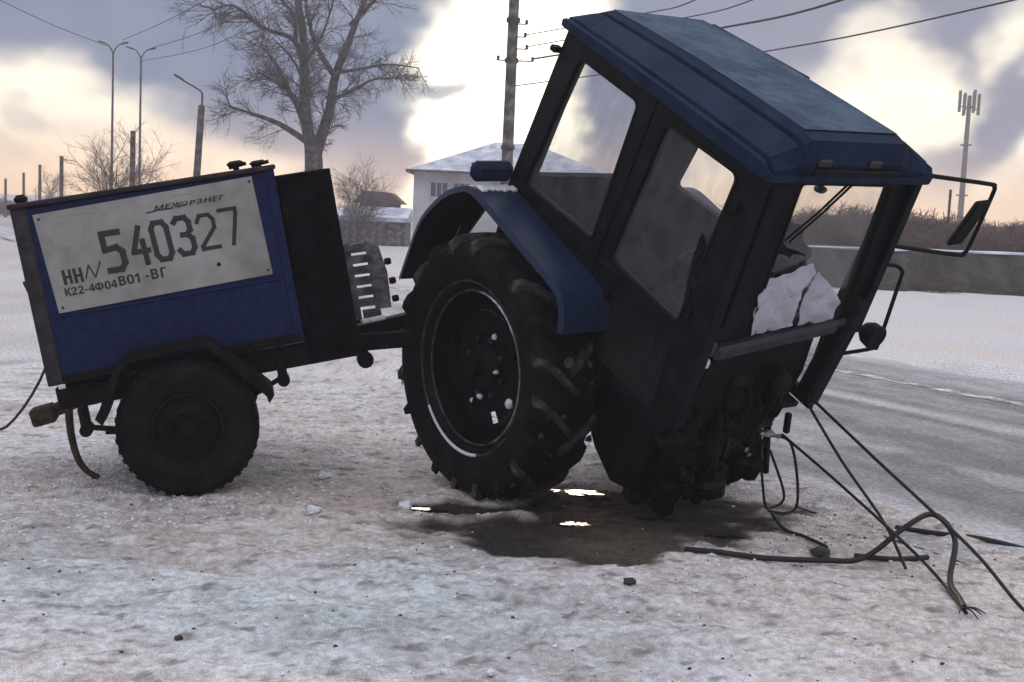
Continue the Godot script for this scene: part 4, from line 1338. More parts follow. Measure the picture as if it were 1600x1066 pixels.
func _ready():
	rng.seed = 4242
	# camera: hand-held at standing height, tipped down and rolled a little
	var cam := Camera3D.new()
	cam.name = "camera"
	cam.fov = 30.9
	cam.near = 0.05
	cam.far = 6000.0
	cam.position = Vector3(0, 1.63, 0)
	cam.basis = Basis(Vector3(1, 0, 0), -0.0998) * Basis(Vector3(0, 0, 1), 0.0447)
	add_child(cam)
	cam.current = true
	var env := Environment.new()
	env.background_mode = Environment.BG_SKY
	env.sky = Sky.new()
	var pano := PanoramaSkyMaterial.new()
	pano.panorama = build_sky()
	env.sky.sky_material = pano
	env.tonemap_mode = Environment.TONE_MAPPER_LINEAR
	env.tonemap_exposure = 1.28
	env.sdfgi_enabled = true
	env.ssao_enabled = true
	env.ssil_enabled = true
	env.fog_enabled = true
	env.fog_density = 0.003
	env.fog_light_color = Color(0.80, 0.78, 0.80)
	var we := WorldEnvironment.new()
	we.name = "world_environment"
	we.environment = env
	add_child(we)
	var sun := DirectionalLight3D.new()
	sun.name = "sun"
	sun.light_energy = 0.25
	sun.light_color = Color(1.0, 0.86, 0.70)
	sun.light_angular_distance = 14.0
	sun.shadow_enabled = true
	sun.rotation = Vector3(-9.0 * DEG, PI + 1.0 * DEG, 0)
	add_child(sun)
	make_materials()

	# ---------------- ground, road
	var g := sheet(steps(-3.6, 4.0, 0.019, 230.0), steps(-10.6, -3.4, 0.021, 230.0), ground_height, ground_color)
	tag(put("ground", g, M.ground), "dirty trodden snow verge beside the road, soaked dark under the tractor", "ground", "", "structure")
	var rx := Transform3D(Basis(Vector3(ROAD_N.x, 0, ROAD_N.y), Vector3(0, 1, 0), Vector3(ROAD_D.x, 0, ROAD_D.y)), Vector3(ROAD_O.x, 0, ROAD_O.y))
	if rx.basis.determinant() < 0: rx.basis.z = -rx.basis.z
	var wide := PackedFloat32Array()
	for k in 108: wide.append(-0.6 + k * 0.07)
	var road := sheet(wide, steps(-14.0, 8.0, 0.10, 220.0), func(_w, _s): return -0.012, road_color, rx)
	tag(put("road", road, M.road), "grey asphalt road streaked with packed snow, right of the tractor", "road", "", "structure")
	var lm := MB.new()
	for k in 90:
		var z := -60.0 + k * 0.9
		if noise_b.get_noise_2d(k * 17.0, 3.0) < -0.22: continue
		var w0 := 4.66 + 0.02 * noise_a.get_noise_2d(k * 20.0, 0)
		var w1 := w0 + 0.20 + 0.05 * noise_b.get_noise_2d(k * 31.0, 9.0)
		lm.quad(rx * Vector3(w0, -0.007, z + 0.9), rx * Vector3(w1, -0.007, z + 0.9), rx * Vector3(w1, -0.007, z), rx * Vector3(w0, -0.007, z))
	tag(put("lane_marking", lm, M.paint_line), "worn white line along the middle of the road", "road marking", "", "structure")
	# far bank with snow on its crown
	for q in [["earth_bank", M.earth, -0.1], ["bank_snow", M.snow, 0.0]]:
		var bk := MB.new()
		var prev := []
		for i in 70:
			var x := 1.5 + i * 1.1
			var z := -37.2 - 0.02 * (x - 12.0) + noise_a.get_noise_2d(x * 9.0, 5.0) * 1.4
			var h := 1.16 + noise_a.get_noise_2d(x * 12.0, 50.0) * 0.10
			var row := []
			var lowv := noise_b.get_noise_2d(x * 40.0, 70.0) * 0.45
			if q[2] < 0: row = [Vector3(x, -0.1, z + 0.9), Vector3(x, 0.10 + lowv, z + 0.5), Vector3(x, 0.62, z + 0.05 + lowv), Vector3(x, h, z - 0.5), Vector3(x, h - 0.05, z - 2.5), Vector3(x, -0.1, z - 6.0)]
			else: row = [Vector3(x, h - 0.03, z - 0.42 + lowv * 0.4), Vector3(x, h + 0.02, z - 0.62), Vector3(x, h + 0.04, z - 1.6), Vector3(x, -0.05, z - 6.5)]
			if prev:
				for k in row.size() - 1: bk.quad(prev[k], row[k], row[k + 1], prev[k + 1])
			prev = row
		tag(put(q[0], bk, q[1]), "long low dark earth bank beyond the snowfield" if q[2] < 0 else "thin snow lying on the crown of the far bank", "bank" if q[2] < 0 else "snow", "", "structure")

	# ---------------- tractor and trailer
	var tb := Basis(Vector3(0.53568751, -0.48615358, 0.69043), Vector3(0.25827046, 0.8727876, 0.41417168), Vector3(-0.80394978, -0.04354892, 0.59310053)).orthonormalized()
	var tractor := thing("tractor", "blue tractor broken in half, rear wheels and cab pitched nose-down on the snow", "tractor", Transform3D(tb, Vector3(0.48088286, 0.79, -7.61558326)))
	build_tractor(tractor)
	var ap := -0.2047
	var ay := -0.2092
	var fh := Vector3(cos(ay), 0, sin(ay))
	var rt := Vector3(-sin(ay), 0, cos(ay))
	var fw := cos(ap) * fh - sin(ap) * Vector3.UP
	var uu := cos(ap) * Vector3.UP + sin(ap) * fh
	var u2 := cos(0.0243) * uu + sin(0.0243) * rt
	var r2 := cos(0.0243) * rt - sin(0.0243) * uu
	var trailer := thing("compressor_trailer", "dark blue single-axle compressor trailer with white number board, hitched behind tractor", "trailer", Transform3D(Basis(fw, u2, r2), Vector3(-1.9404, 0.3981, -7.505)))
	build_trailer(trailer)
	var T := tractor.transform
	var sh := [
		[fp(1.02, 0.235, 0.012), fp(1.06, -0.06, 0.012), fp(1.2, -0.035, 0.012), fp(1.37, -0.075, 0.012), fp(1.425, -0.045, 0.012), fp(1.37, 0.12, 0.012), fp(1.345, 0.25, 0.012), fp(1.23, 0.29, 0.012)],
		[fp(1.06, -0.10, 0.012), fp(1.055, -0.37, 0.012), fp(1.19, -0.372, 0.012), fp(1.30, -0.23, 0.012), fp(1.385, -0.085, 0.012), fp(1.22, -0.07, 0.012)]]
	var sl := ["larger crumpled white sheet over the tractor's windscreen, nearer the middle of the cab", "smaller torn white sheet at the far lower corner of the tractor's windscreen"]
	for k in 2:
		var w := []
		var mid := Vector3.ZERO
		for p in sh[k]:
			w.append(T * p)
			mid += T * p
		mid /= sh[k].size()
		tag(put("torn_sheet", crumpled(w, mid + T.basis * Vector3(0.03, 0, 0), T.basis * Vector3(0.004, 0, 0)), M.sheet_white), sl[k], "sheet", "white sheets inside the cab")

	# ---------------- puddles of oil and meltwater
	var pl := [["puddle", "bright oily puddle on the dark patch between the tractor's rear wheels", Vector2(0.40, -7.34), Vector2(0.25, 0.075), 1], ["puddle", "small oily puddle on the dark patch in front of the near tractor wheel", Vector2(0.40, -6.62), Vector2(0.11, 0.05), 2], ["puddle", "narrow wet puddle at the left foot of the near tractor wheel", Vector2(-0.42, -6.80), Vector2(0.17, 0.035), 3], ["puddle", "thin wet puddle below the tractor's torn gearbox", Vector2(1.15, -6.45), Vector2(0.16, 0.05), 4], ["puddle", "tiny wet puddle at the right end of the dark oily patch", Vector2(0.85, -6.75), Vector2(0.12, 0.05), 5]]
	for q in pl:
		var b := MB.new()
		var pts := PackedVector2Array()
		for k in 40:
			var an := TAU * k / 40.0
			var rr: float = 0.75 + 0.55 * noise_b.get_noise_2d(cos(an) * 60.0 + q[4] * 100.0, sin(an) * 60.0)
			pts.append(Vector2(cos(an) * q[3].x, sin(an) * q[3].y) * rr)
		var top := -100.0
		for p in pts: top = maxf(top, ground_height(q[2].x + p.x * 0.5, q[2].y + p.y * 0.5))
		b.prism(pts, -0.02, 0.0, Transform3D(Basis(Vector3(1, 0, 0), Vector3(0, 0, -1), Vector3(0, 1, 0)), Vector3(q[2].x, top - 0.004, q[2].y)))
		tag(put("puddle", b, M.water), q[1], "puddle")

	# ---------------- hoses and cables torn out of the tractor
	var ga := func(x: float, z: float, dy := 0.012): return Vector3(x, ground_height(x, z) + dy, z)
	var A0 := T * Vector3(1.235, 0.60, -0.43)
	var A1 := T * Vector3(1.235, 0.585, -0.41)
	var A2 := T * Vector3(1.26, 0.34, -0.36)
	hose("long taut hose from the tractor's far pillar foot to the bottom right corner", [A0, A0.lerp(Vector3(2.35, 0, -5.1), 0.33), A0.lerp(Vector3(2.35, 0, -5.1), 0.7) + Vector3(0.03, -0.02, 0), ga.call(2.30, -5.2), ga.call(2.46, -4.9)], 0.0085)
	var E1: Vector3 = ga.call(1.98, -5.92)
	hose("taut hose from the far pillar foot ending below the thick hose's hump", [A1, A1.lerp(E1, 0.4), A1.lerp(E1, 0.75) + Vector3(0.03, 0.0, 0), E1], 0.008)
	var E2: Vector3 = ga.call(2.03, -5.24)
	hose("taut hose from the torn gearbox to the snow, lowest of the three", [A2, A2.lerp(E2, 0.3) + Vector3(0.02, 0.01, 0), A2.lerp(E2, 0.62) + Vector3(0.05, 0.0, 0), ga.call(2.06, -5.75, 0.05), E2], 0.008)
	hose("thick black hose lying on the snow with a raised hump, frayed at its end", [ga.call(0.92, -6.09), ga.call(1.05, -5.99, 0.02), ga.call(1.30, -5.97, 0.02), ga.call(1.58, -5.94, 0.02), ga.call(1.78, -5.95, 0.06), Vector3(1.98, 0.20, -5.97), Vector3(2.14, 0.25, -6.05), Vector3(2.20, 0.17, -5.9), ga.call(2.10, -5.65, 0.05), ga.call(2.06, -5.40, 0.02), ga.call(2.03, -5.27, 0.02)], 0.0145)
	strands("frayed strands at the near end of the thick black hose", ga.call(2.03, -5.27, 0.02), [Vector3(0.01, -0.005, 0.14), Vector3(0.06, 0.005, 0.09), Vector3(-0.05, 0.0, 0.08), Vector3(0.03, 0.01, 0.12)])
	hose("short black hose on the snow beneath the torn gearbox, left of a clod", [ga.call(1.50, -6.80, 0.05), ga.call(1.53, -6.6), ga.call(1.60, -6.42), ga.call(1.68, -6.27)], 0.010)
	hose("black hose lying flat toward the road at the right edge", [ga.call(2.2, -6.80), ga.call(2.4, -6.66), ga.call(2.62, -6.57), ga.call(3.0, -6.45), ga.call(3.4, -6.4)], 0.014)
	hose("short frayed hose lying flat behind the thick hose's hump", [ga.call(1.78, -6.12), ga.call(1.93, -6.08), ga.call(2.05, -6.13), ga.call(2.18, -6.2)], 0.014)
	hose("thin wire loop hanging from the gearbox to the oily ground, left one", [T * Vector3(1.24, 0.30, -0.25), T * Vector3(1.30, 0.22, -0.22), ga.call(1.50, -7.0, 0.06), ga.call(1.55, -7.05, 0.02), ga.call(1.62, -7.05, 0.10), T * Vector3(1.25, 0.22, -0.34)], 0.008)
	hose("thin wire loop hanging from the gearbox to the snow, right one", [T * Vector3(1.24, 0.32, -0.33), T * Vector3(1.29, 0.30, -0.42), Vector3(1.66, 0.25, -6.95), ga.call(1.68, -6.98, 0.06), ga.call(1.62, -6.98, 0.02), ga.call(1.52, -7.0, 0.02)], 0.0085)
	hose("rope hanging from the trailer's rear edge to the snow at far left", [trailer.transform * Vector3(-0.76, 0.92, 0.3), Vector3(-3.05, 0.6, -8.1), Vector3(-3.5, 0.02, -8.5), Vector3(-3.9, 0.0, -8.7)], 0.010)

	# ---------------- chunks of ice and clods
	var ch := [["white ice chunk on the trampled snow between trailer wheel and tractor wheel", -1.11, -7.38, 0.055, 0], ["flat ice chunk on the snow in front of the gap behind the trailer wheel", -1.03, -6.54, 0.05, 0], ["small ice chunk at the left end of the wet patch by the near tractor wheel", -0.55, -6.76, 0.05, 0], ["tiny ice chunk below the left end of the wet patch", -0.47, -6.62, 0.025, 0], ["small ice chunk near the picture's lower left, alone on bluish snow", -0.87, -5.0, 0.02, 0], ["ice chunk in the lower middle of the foreground snow", -0.20, -4.65, 0.022, 0], ["ice chunk at the bottom edge of the foreground snow", -0.02, -4.28, 0.02, 0],
		["white ice chunk by the black hose's left end", 1.04, -5.99, 0.025, 0], ["ice chunk beside the taut hoses on the roadside", 1.86, -6.95, 0.03, 0],
		["large dark clod on the asphalt, right of the hoses", 2.89, -7.45, 0.05, 1], ["dark clod on the asphalt beside the larger clod", 2.65, -7.16, 0.03, 1], ["dark clod beside the end of the short hose", 1.62, -6.15, 0.055, 1], ["dark clod on the snow by the trailer's rear hook", -2.42, -7.16, 0.025, 1], ["thin dark clod on the foreground snow below the oily patch", 0.58, -5.45, 0.035, 1], ["small dark clod on foreground snow at lower left", -1.21, -4.52, 0.02, 1]]
	for k in ch.size():
		var q = ch[k]
		var lp := lump(Vector3(q[3], q[3] * 0.55, q[3] * 0.8), 100 + k, 0.8, 7, 10)
		tag(put("ice_chunk" if q[4] == 0 else "dirt_clod", lp, M.ice if q[4] == 0 else M.clod, null, at(Vector3(q[1], ground_height(q[1], q[2]) + q[3] * 0.25, q[2]), Vector3(0, k * 1.3, 0))), q[0], "ice" if q[4] == 0 else "clod")
	for kind in [["snow_crumbs", M.ice, 2600, 0.008], ["dirt_crumbs", M.clod, 800, 0.0065]]:
		var mm := MultiMesh.new()
		mm.transform_format = MultiMesh.TRANSFORM_3D
		mm.mesh = lump(Vector3(1, 0.6, 0.9), 7, 0.8, 4, 6).mesh()
		mm.instance_count = kind[2]
		for k in kind[2]:
			var x := rng.randf_range(-3.0, 3.4)
			var z := rng.randf_range(-9.5, -3.9)
			if k % 3 == 0:
				x = 1.0 + rng.randfn(0, 0.7)
				z = -6.6 + rng.randfn(0, 0.5)
			if kind[0] == "snow_crumbs" and stain(x, z) > 0.2 and k % 50 > 0: x -= 2.6
			var s: float = kind[3] * (0.35 + 1.3 * pow(rng.randf(), 3.0))
			mm.set_instance_transform(k, Transform3D(Basis(Vector3.UP, rng.randf() * TAU).scaled(Vector3(s, s, s)), Vector3(x, ground_height(x, z) + s * 0.2, z)))
		var mi := MultiMeshInstance3D.new()
		mi.name = kind[0]
		mi.multimesh = mm
		mi.material_override = kind[1]
		add_child(mi)
		tag(mi, "loose crumbs of snow and ice scattered over the verge" if kind[0] == "snow_crumbs" else "dark crumbs of dirt scattered over the verge", "snow" if kind[0] == "snow_crumbs" else "dirt", "", "stuff")

	background()

func road_color(w: float, s: float, _h: float) -> Color:
	var n1 := noise_a.get_noise_2d(w * 46.0, s * 3.0)
	var n2 := noise_b.get_noise_2d(w * 70.0 + 31.0, s * 9.0)
	var n3 := noise_b.get_noise_2d(w * 150.0 + 11.0, s * 120.0)
	var asphalt := Color(0.225, 0.225, 0.232).lerp(Color(0.30, 0.298, 0.305), clampf(0.5 + n2 + n3 * 0.6, 0, 1))
	var snow := Color(0.72, 0.72, 0.76)
	var cover := 0.04 + 0.30 * n1 + 0.22 * n2 + 0.2 * n3
	cover += 0.62 * exp(-pow((w - 3.2 + n1 * 0.25) / 0.22, 2.0))
	cover += 0.40 * smoothstep(0.50, 0.66, noise_a.get_noise_2d(w * 30.0 + 60.0, s * 14.0) + 0.5)* smoothstep(2.6, 1.2, w)
	cover += 0.35 * exp(-pow((w - 0.0) / 0.3, 2.0)) + 0.6 * exp(-pow((w - 6.6) / 0.7, 2.0))
	cover += 0.28 * smoothstep(3.6, 5.4, w)
	cover += 0.5 * smoothstep(-7.0, -15.0, s)
	return asphalt.lerp(snow, clampf(cover, 0.0, 1.0) * 0.92)

# ------------------------------------------------------------------ background
func background():
	# pale house with a hipped snowy roof
	var h := thing("house", "pale house with hipped snow-covered roof behind the tractor", "house", at(Vector3(-0.35, 0, -75.0)))
	var b := MB.new()
	b.box(Vector3(11.2, 4.1, 9.5), at(Vector3(0, 1.95, 0)))
	put("wall", b, M.render_white, h)
	b = MB.new()
	var e := [Vector3(-6.0, 4.05, 5.2), Vector3(6.0, 4.05, 5.2), Vector3(6.0, 4.05, -5.2), Vector3(-6.0, 4.05, -5.2)]
	var r0 := Vector3(-1.2, 6.05, 0)
	var r1 := Vector3(1.2, 6.05, 0)
	b.quad(e[0], e[1], r1, r0); b.quad(e[2], e[3], r0, r1)
	b.tri(e[1], e[2], r1); b.tri(e[3], e[0], r0)
	b.quad(e[0], e[3], e[2], e[1])
	var rf := put("roof", b, M.snow, h)
	b = MB.new()
	b.box(Vector3(12.06, 0.16, 0.08), at(Vector3(0, 4.0, 5.2)))
	b.box(Vector3(0.08, 0.16, 10.4), at(Vector3(-6.0, 4.0, 0)))
	b.box(Vector3(0.08, 0.16, 10.4), at(Vector3(6.0, 4.0, 0)))
	put("gutter", b, M.post, rf)
	for x in [-4.15, -2.85, -0.6, 1.2, 3.0]:
		b = MB.new()
		b.ring(matched([Vector2(-0.55, -0.48), Vector2(0.55, -0.48), Vector2(0.55, 0.48), Vector2(-0.55, 0.48)], 1), rounded([Vector2(-0.47, -0.40), Vector2(0.47, -0.40), Vector2(0.47, 0.40), Vector2(-0.47, 0.40)], 0.01, 1), 4.752, 4.82, at(Vector3(x, 3.0, 0)))
		for m in [-0.16, 0.16]: b.box(Vector3(0.05, 0.8, 0.05), at(Vector3(x + m, 3.0, 4.785)))
		var w := put("window", b, M.render_white, h)
		b = MB.new()
		b.box(Vector3(0.94, 0.80, 0.02), at(Vector3(x, 3.0, 4.765)))
		put("pane", b, M.window_dark, w)
		b = MB.new()
		b.box(Vector3(1.2, 0.05, 0.14), at(Vector3(x, 2.49, 4.81)))
		put("sill", b, M.snow, w)
	# low snow-roofed shed and a brown-roofed hut
	var s := thing("shed", "long low shed with snow-covered roof, left of the pale house", "shed", at(Vector3(-7.0, 0, -61.0)))
	b = MB.new()
	b.box(Vector3(3.3, 1.3, 3.0), at(Vector3(0, 0.6, 0)))
	put("wall", b, M.concrete, s)
	b = MB.new()
	b.prism(PackedVector2Array([Vector2(-1.9, 1.15), Vector2(1.9, 1.15), Vector2(1.9, 1.3), Vector2(0.0, 1.85), Vector2(-1.9, 1.35)]), -1.78, 1.78, Transform3D(Basis(Vector3(0, 0, -1), Vector3(0, 1, 0), Vector3(1, 0, 0)), Vector3.ZERO))
	put("roof", b, M.snow, s)
	s = thing("hut", "brown-roofed hut beyond the snowy shed", "hut", at(Vector3(-8.2, 0, -74.0)))
	b = MB.new()
	b.box(Vector3(2.2, 2.2, 2.4), at(Vector3(0, 1.1, 0)))
	put("wall", b, M.post, s)
	b = MB.new()
	b.prism(PackedVector2Array([Vector2(-1.5, 2.1), Vector2(1.5, 2.1), Vector2(0.7, 2.75), Vector2(-0.8, 2.8)]), -1.5, 1.5)
	put("roof", b, M.brown_roof, s)

	# large bare tree: a forked trunk with long limbs
	var q := func(a: Array, dz := 0.0):
		var out := []
		var k := 0
		for p in a:
			out.append(Vector3(p[0], p[1], -45.0 + dz * k))
			k += 1
		return out
	var limbs := [
		[[Vector3(-7.38, -0.2, -45), Vector3(-7.4, 1.6, -45), Vector3(-7.45, 3.3, -45), Vector3(-7.55, 4.1, -45)], 0.42, 0.28, 0],
		[q.call([[-7.59, 4.0], [-7.72, 4.73], [-7.8, 6.08], [-7.85, 7.66], [-8.07, 9.0], [-8.29, 10.54], [-8.2, 12.0]], 0.2), 0.24, 0.05, 1.0],
		[q.call([[-7.43, 3.4], [-7.24, 4.25], [-6.99, 5.21], [-6.85, 6.47], [-6.43, 7.72], [-6.16, 8.63], [-5.69, 9.9], [-5.3, 11.2]], -0.2), 0.24, 0.045, 1.0],
		[q.call([[-6.85, 6.47], [-7.33, 7.23], [-7.63, 8.12], [-7.8, 9.45]], 0.35), 0.12, 0.03, 1.2],
		[q.call([[-7.7, 4.3], [-8.32, 5.61], [-9.02, 6.14], [-9.84, 6.56]], -0.4), 0.14, 0.03, 1.6],
		[q.call([[-8.36, 5.65], [-9.04, 6.82], [-9.74, 7.53]], -0.6), 0.10, 0.025, 1.8],
		[q.call([[-7.6, 3.95], [-8.64, 4.57], [-9.57, 4.87], [-10.31, 5.07]], 0.4), 0.13, 0.025, 1.1],
		[q.call([[-7.81, 6.54], [-8.21, 7.53], [-9.18, 7.83], [-10.11, 8.46], [-10.7, 8.2]], 0.5), 0.11, 0.025, 1.8],
		[q.call([[-8.21, 7.53], [-8.4, 8.53], [-8.98, 9.18], [-9.69, 10.26]], -0.3), 0.09, 0.025, 1.3],
		[q.call([[-6.95, 5.5], [-5.91, 5.94], [-5.23, 6.24], [-4.2, 6.25]], 0.5), 0.085, 0.02, 1.5],
		[q.call([[-6.82, 6.5], [-5.94, 6.73], [-5.03, 7.0], [-3.9, 6.98]], -0.5), 0.085, 0.02, 1.5],
		[q.call([[-6.3, 8.2], [-5.33, 9.12], [-4.68, 10.03]], 0.4), 0.075, 0.02, 1.0],
		[q.call([[-7.72, 5.2], [-8.0, 6.6], [-8.7, 7.4]], 0.9), 0.08, 0.02, 1.3],
		[q.call([[-7.8, 6.9], [-7.4, 8.0], [-7.1, 9.6]], -0.9), 0.08, 0.02, 1.2]]
	limb_tree("bare_tree", "large bare tree with forked trunk rising behind the trailer", Vector3(-7.4, 0, -45), limbs, M.bark, M.twig, 4.6, 1.2)
	shrub_tree("bare_tree", "slim dim bare tree close right of the large forked tree", Vector3(-6.9, 0, -54), 3.0, 0.25, 6, M.bark, M.twig)
	shrub_tree("bare_tree", "small bare tree with fine twigs growing beside the shed", Vector3(-7.9, 0, -58), 2.3, 0.3, 4, M.bark, M.twig)
	shrub_tree("bare_tree", "bushy bare tree between the thin posts at left", Vector3(-18.2, 0, -55), 4.0, 0.3, 6, M.bark, M.twig_brown)
	shrub_tree("bare_tree", "small bare tree right of the plain concrete post at left", Vector3(-15.4, 0, -56), 2.3, 0.3, 3, M.bark, M.twig_brown)
	shrub_tree("bare_tree", "small bare tree at the foot of the street lamp, left of the large tree", Vector3(-12.4, 0, -58), 2.4, 0.3, 4, M.bark, M.twig_brown)
	shrub_tree("bare_tree", "faint bare tree at the far left edge", Vector3(-27.5, 0, -72), 2.3, 0.4, 5, M.bark, M.twig)

	# scrub on the far bank and hazy scrub at left: masses nobody could count
	var kinds := []
	for k in 4:
		var tw := MB.new()
		for st in 8:
			branch(tw, tw, Vector3(rng.randf_range(-0.4, 0.4), -0.1, rng.randf_range(-0.4, 0.4)), Vector3(rng.randf_range(-0.5, 0.5), 1, rng.randf_range(-0.5, 0.5)).normalized(), rng.randf_range(0.45, 0.7), 0.012, 3, -0.05)
		kinds.append(tw.mesh())
	for area in [["scrub", 4.0, 46.0, -70.0, -41.0, 520, 1.0, "brown leafless scrub massed along the far bank at right"], ["dry_weeds", 3.0, 44.0, -37.6, -36.0, 240, 0.16, "dry weeds growing along the foot of the far bank"], ["distant_scrub", -52.0, -22.0, -140.0, -95.0, 120, 0.55, "pale hazy scrub far away at left behind the posts"]]:
		var root := Node3D.new()
		root.name = area[0]
		add_child(root)
		tag(root, area[7], "scrub", "", "stuff")
		for k in 4:
			var mm := MultiMesh.new()
			mm.transform_format = MultiMesh.TRANSFORM_3D
			mm.mesh = kinds[k]
			mm.instance_count = area[5] / 4
			for i in mm.instance_count:
				var x := rng.randf_range(area[1], area[2])
				var z := rng.randf_range(area[3], area[4])
				var sc: float = area[6] * (1.75 + 1.1 * noise_a.get_noise_2d(x * 14.0, 900.0) + rng.randf() * 0.8) * (0.62 - 0.38 * z / 70.0)
				mm.set_instance_transform(i, Transform3D(Basis(Vector3.UP, rng.randf() * TAU).scaled(Vector3(sc * 1.5, sc, sc * 1.5)), Vector3(x, 0.3 if area[1] > 3.5 else 0.0, z)))
			var mi := MultiMeshInstance3D.new()
			mi.name = "twigs"
			mi.multimesh = mm
			mi.material_override = M.twig_brown
			root.add_child(mi, true)

	# posts, lamps, mast, wires
	var pl := [[-14.0, -45.0, 4.12, 0.10, "plain dark concrete post rising behind the trailer's rear half"], [-22.1, -60.0, 3.6, 0.10, "thin grey post left of the bushy bare tree"], [-27.0, -70.0, 3.4, 0.09, "thin pale post second from the left edge, with a short tie bar"], [-24.3, -66.0, 3.3, 0.08, "thin pale post between two others at far left"], [-31.9, -80.0, 3.1, 0.09, "faint post near the left edge above the trailer corner"], [-37.2, -90.0, 2.8, 0.10, "faintest post, at the very left edge"]]
	for p in pl: post("concrete_post", p[4], Vector3(p[0], 0, p[1]), p[2], p[3], M.post, "posts along the left verge")
	var lamp := thing("street_lamp", "single-arm street lamp on a thick post behind the trailer", "street lamp", at(Vector3(-10.38, 0, -40)))
	b = MB.new()
	b.tube([Vector3(-0.06, -0.2, 0), Vector3(0.0, 2.4, 0), Vector3(0.12, 4.75, 0)], 0.125, 0.105, 10)
	put("pole", b, M.post, lamp)
	b = MB.new()
	b.tube(smooth_path([Vector3(0.12, 4.6, 0), Vector3(0.13, 5.1, 0), Vector3(0.0, 5.25, 0), Vector3(-0.5, 5.52, 0)]), 0.035, 0.03, 6)
	put("arm", b, M.post, lamp)
	b = MB.new()
	b.box(Vector3(0.36, 0.07, 0.14), at(Vector3(-0.62, 5.6, 0), Vector3(0, 0, -0.5)), 0.02)
	put("lamp_head", b, M.post, lamp)
	for k in 2:
		var x := -22.95 if k == 0 else -22.0
		lamp = thing("street_lamp", ["double-arm street lamp, left one of the tall pair above the trailer", "double-arm street lamp, right one of the tall pair above the trailer"][k], "street lamp", at(Vector3(x, 0, -70.0 - k * 2.0)), "tall double-arm street lamps")
		b = MB.new()
		b.tube([Vector3(0, -0.2, 0), Vector3(0, 9.75, 0)], 0.085, 0.055, 8)
		put("pole", b, M.post, lamp)
		for sg in [-1, 1]:
			b = MB.new()
			b.tube(smooth_path([Vector3(0, 9.7, 0), Vector3(0.12 * sg, 9.98, 0), Vector3(0.30 * sg, 10.2, 0), Vector3(0.48 * sg, 10.27, 0)]), 0.04, 0.035, 6)
			put("arm", b, M.post, lamp)
			b = MB.new()
			b.box(Vector3(0.42, 0.09, 0.2), at(Vector3(0.64 * sg, 10.32, 0), Vector3(0, 0, 0.25 * sg)), 0.03)
			put("lamp_head", b, M.post, lamp)
	var up := thing("utility_pole", "tall grey concrete utility pole between trailer and tractor cab", "utility pole", at(Vector3(-0.31, 0, -30)))
	b = MB.new()
	b.tube([Vector3(0, -0.3, 0), Vector3(0, 9.0, 0)], 0.155, 0.115, 14)
	put("pole", b, M.concrete, up)
	for y in [3.3, 5.35, 6.3]:
		b = MB.new()
		b.lathe([Vector2(0.15, -0.05), Vector2(0.165, -0.05), Vector2(0.165, 0.05), Vector2(0.15, 0.05)], 14, Transform3D(Basis(Vector3(1, 0, 0), Vector3(0, 0, -1), Vector3(0, 1, 0)), Vector3(0, y, 0)))
		put("band", b, M.post, up)
	for q2 in [[5.34, 0.5], [5.62, 0.35], [5.9, 0.3], [6.2, 0.32], [5.34, -0.32]]:
		b = MB.new()
		b.tube([Vector3(0, q2[0], 0.1), Vector3(q2[1], q2[0], 0.1)], 0.018, 0.015, 6)
		b.lathe([Vector2(0, -0.06), Vector2(0.04, -0.05), Vector2(0.03, 0.0), Vector2(0.045, 0.03), Vector2(0, 0.07)], 8, Transform3D(Basis(Vector3(1, 0, 0), Vector3(0, 0, -1), Vector3(0, 1, 0)), Vector3(q2[1], q2[0] + 0.05, 0.1)))
		put("insulator", b, M.post, up)
	var ms := thing("antenna_mast", "tall thin mast with a cluster of antenna panels at far right", "mast", at(Vector3(35.6, 0, -100)))
	b = MB.new()
	b.tube([Vector3(0, -0.3, 0), Vector3(0, 12.9, 0)], 0.27, 0.16, 10)
	for y in [1.0, 5.0, 9.0]: b.box(Vector3(0.7, 0.12, 0.7), at(Vector3(0, y, 0)))
	put("pole", b, M.mast, ms)
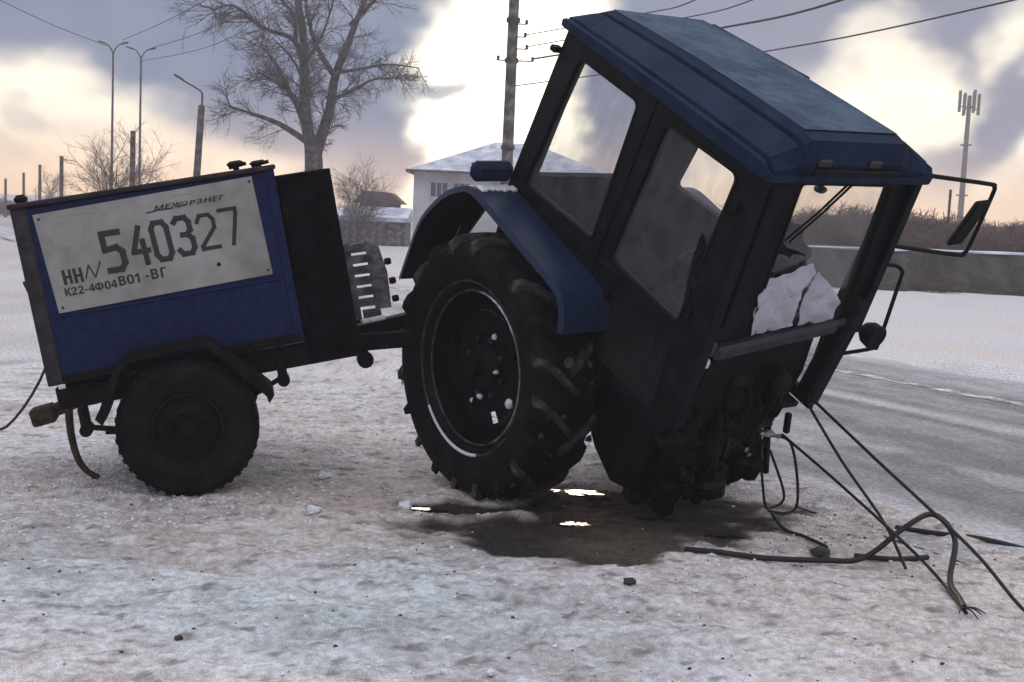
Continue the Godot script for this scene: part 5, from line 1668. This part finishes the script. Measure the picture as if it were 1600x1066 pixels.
	for k in 6:
		var an := TAU * k / 6.0 + 0.3
		b = MB.new()
		var c := Vector3(cos(an) * 0.72, 12.2 + 0.25 * (k % 2), sin(an) * 0.72)
		b.box(Vector3(0.24, 1.7, 0.16), at(c, Vector3(0, -an, 0)), 0.03)
		b.tube([c + Vector3(0, -0.4, 0), Vector3(0, 12.0, 0)], 0.04, 0.04, 5)
		put("antenna_panel", b, M.mast, ms)
	post("thin_pole", "short thin pole among the scrub left of the antenna mast", Vector3(20.8, 0, -60), 3.9, 0.07, M.post)
	var wires := [
		["wire sagging from the top left corner toward the left street lamp", [Vector3(-24.8, 10.75, -58), Vector3(-24.0, 10.3, -64), Vector3(-23.2, 10.1, -69.9)], 0.02],
		["wire running from the right street lamp up behind the large tree", [Vector3(-21.45, 10.34, -72), Vector3(-15.0, 10.5, -62), Vector3(-6.0, 12.0, -48), Vector3(4.0, 14.0, -34)], 0.022],
		["wire from the left street lamp crossing above its neighbour toward the tree", [Vector3(-22.4, 10.5, -70), Vector3(-15.4, 11.2, -60), Vector3(-6.0, 13.2, -46), Vector3(4.0, 15.5, -32)], 0.02],
		["faint wire just below the other left wires, reaching the tree", [Vector3(-22.0, 9.6, -72), Vector3(-14.6, 9.3, -60), Vector3(-7.0, 10.2, -46)], 0.018],
		["thickest overhead wire, passing above the cab roof's far corner", [Vector3(0.2, 5.4, -29.9), Vector3(3.65, 5.5, -25), Vector3(5.02, 5.30, -20), Vector3(6.6, 5.4, -12)], 0.022],
		["lowest overhead wire at right, sloping across the bright cloud", [Vector3(-0.2, 4.75, -29.9), Vector3(4.24, 4.72, -22), Vector3(5.81, 4.47, -15), Vector3(7.0, 4.4, -9)], 0.013],
		["overhead wire just above the cab roof, middle of the upper three", [Vector3(0.05, 5.68, -29.9), Vector3(2.88, 5.52, -24), Vector3(3.6, 5.24, -20), Vector3(4.6, 5.2, -14)], 0.012],
		["highest thin overhead wire above the cab roof", [Vector3(0.0, 5.95, -29.9), Vector3(2.15, 5.58, -24), Vector3(2.69, 5.2, -20), Vector3(3.4, 5.1, -14)], 0.012]]
	for w in wires:
		b = MB.new()
		b.tube(smooth_path(w[1], 6), w[2], w[2], 5)
		tag(put("overhead_wire", b, M.wire), w[0], "wire", "overhead wires")
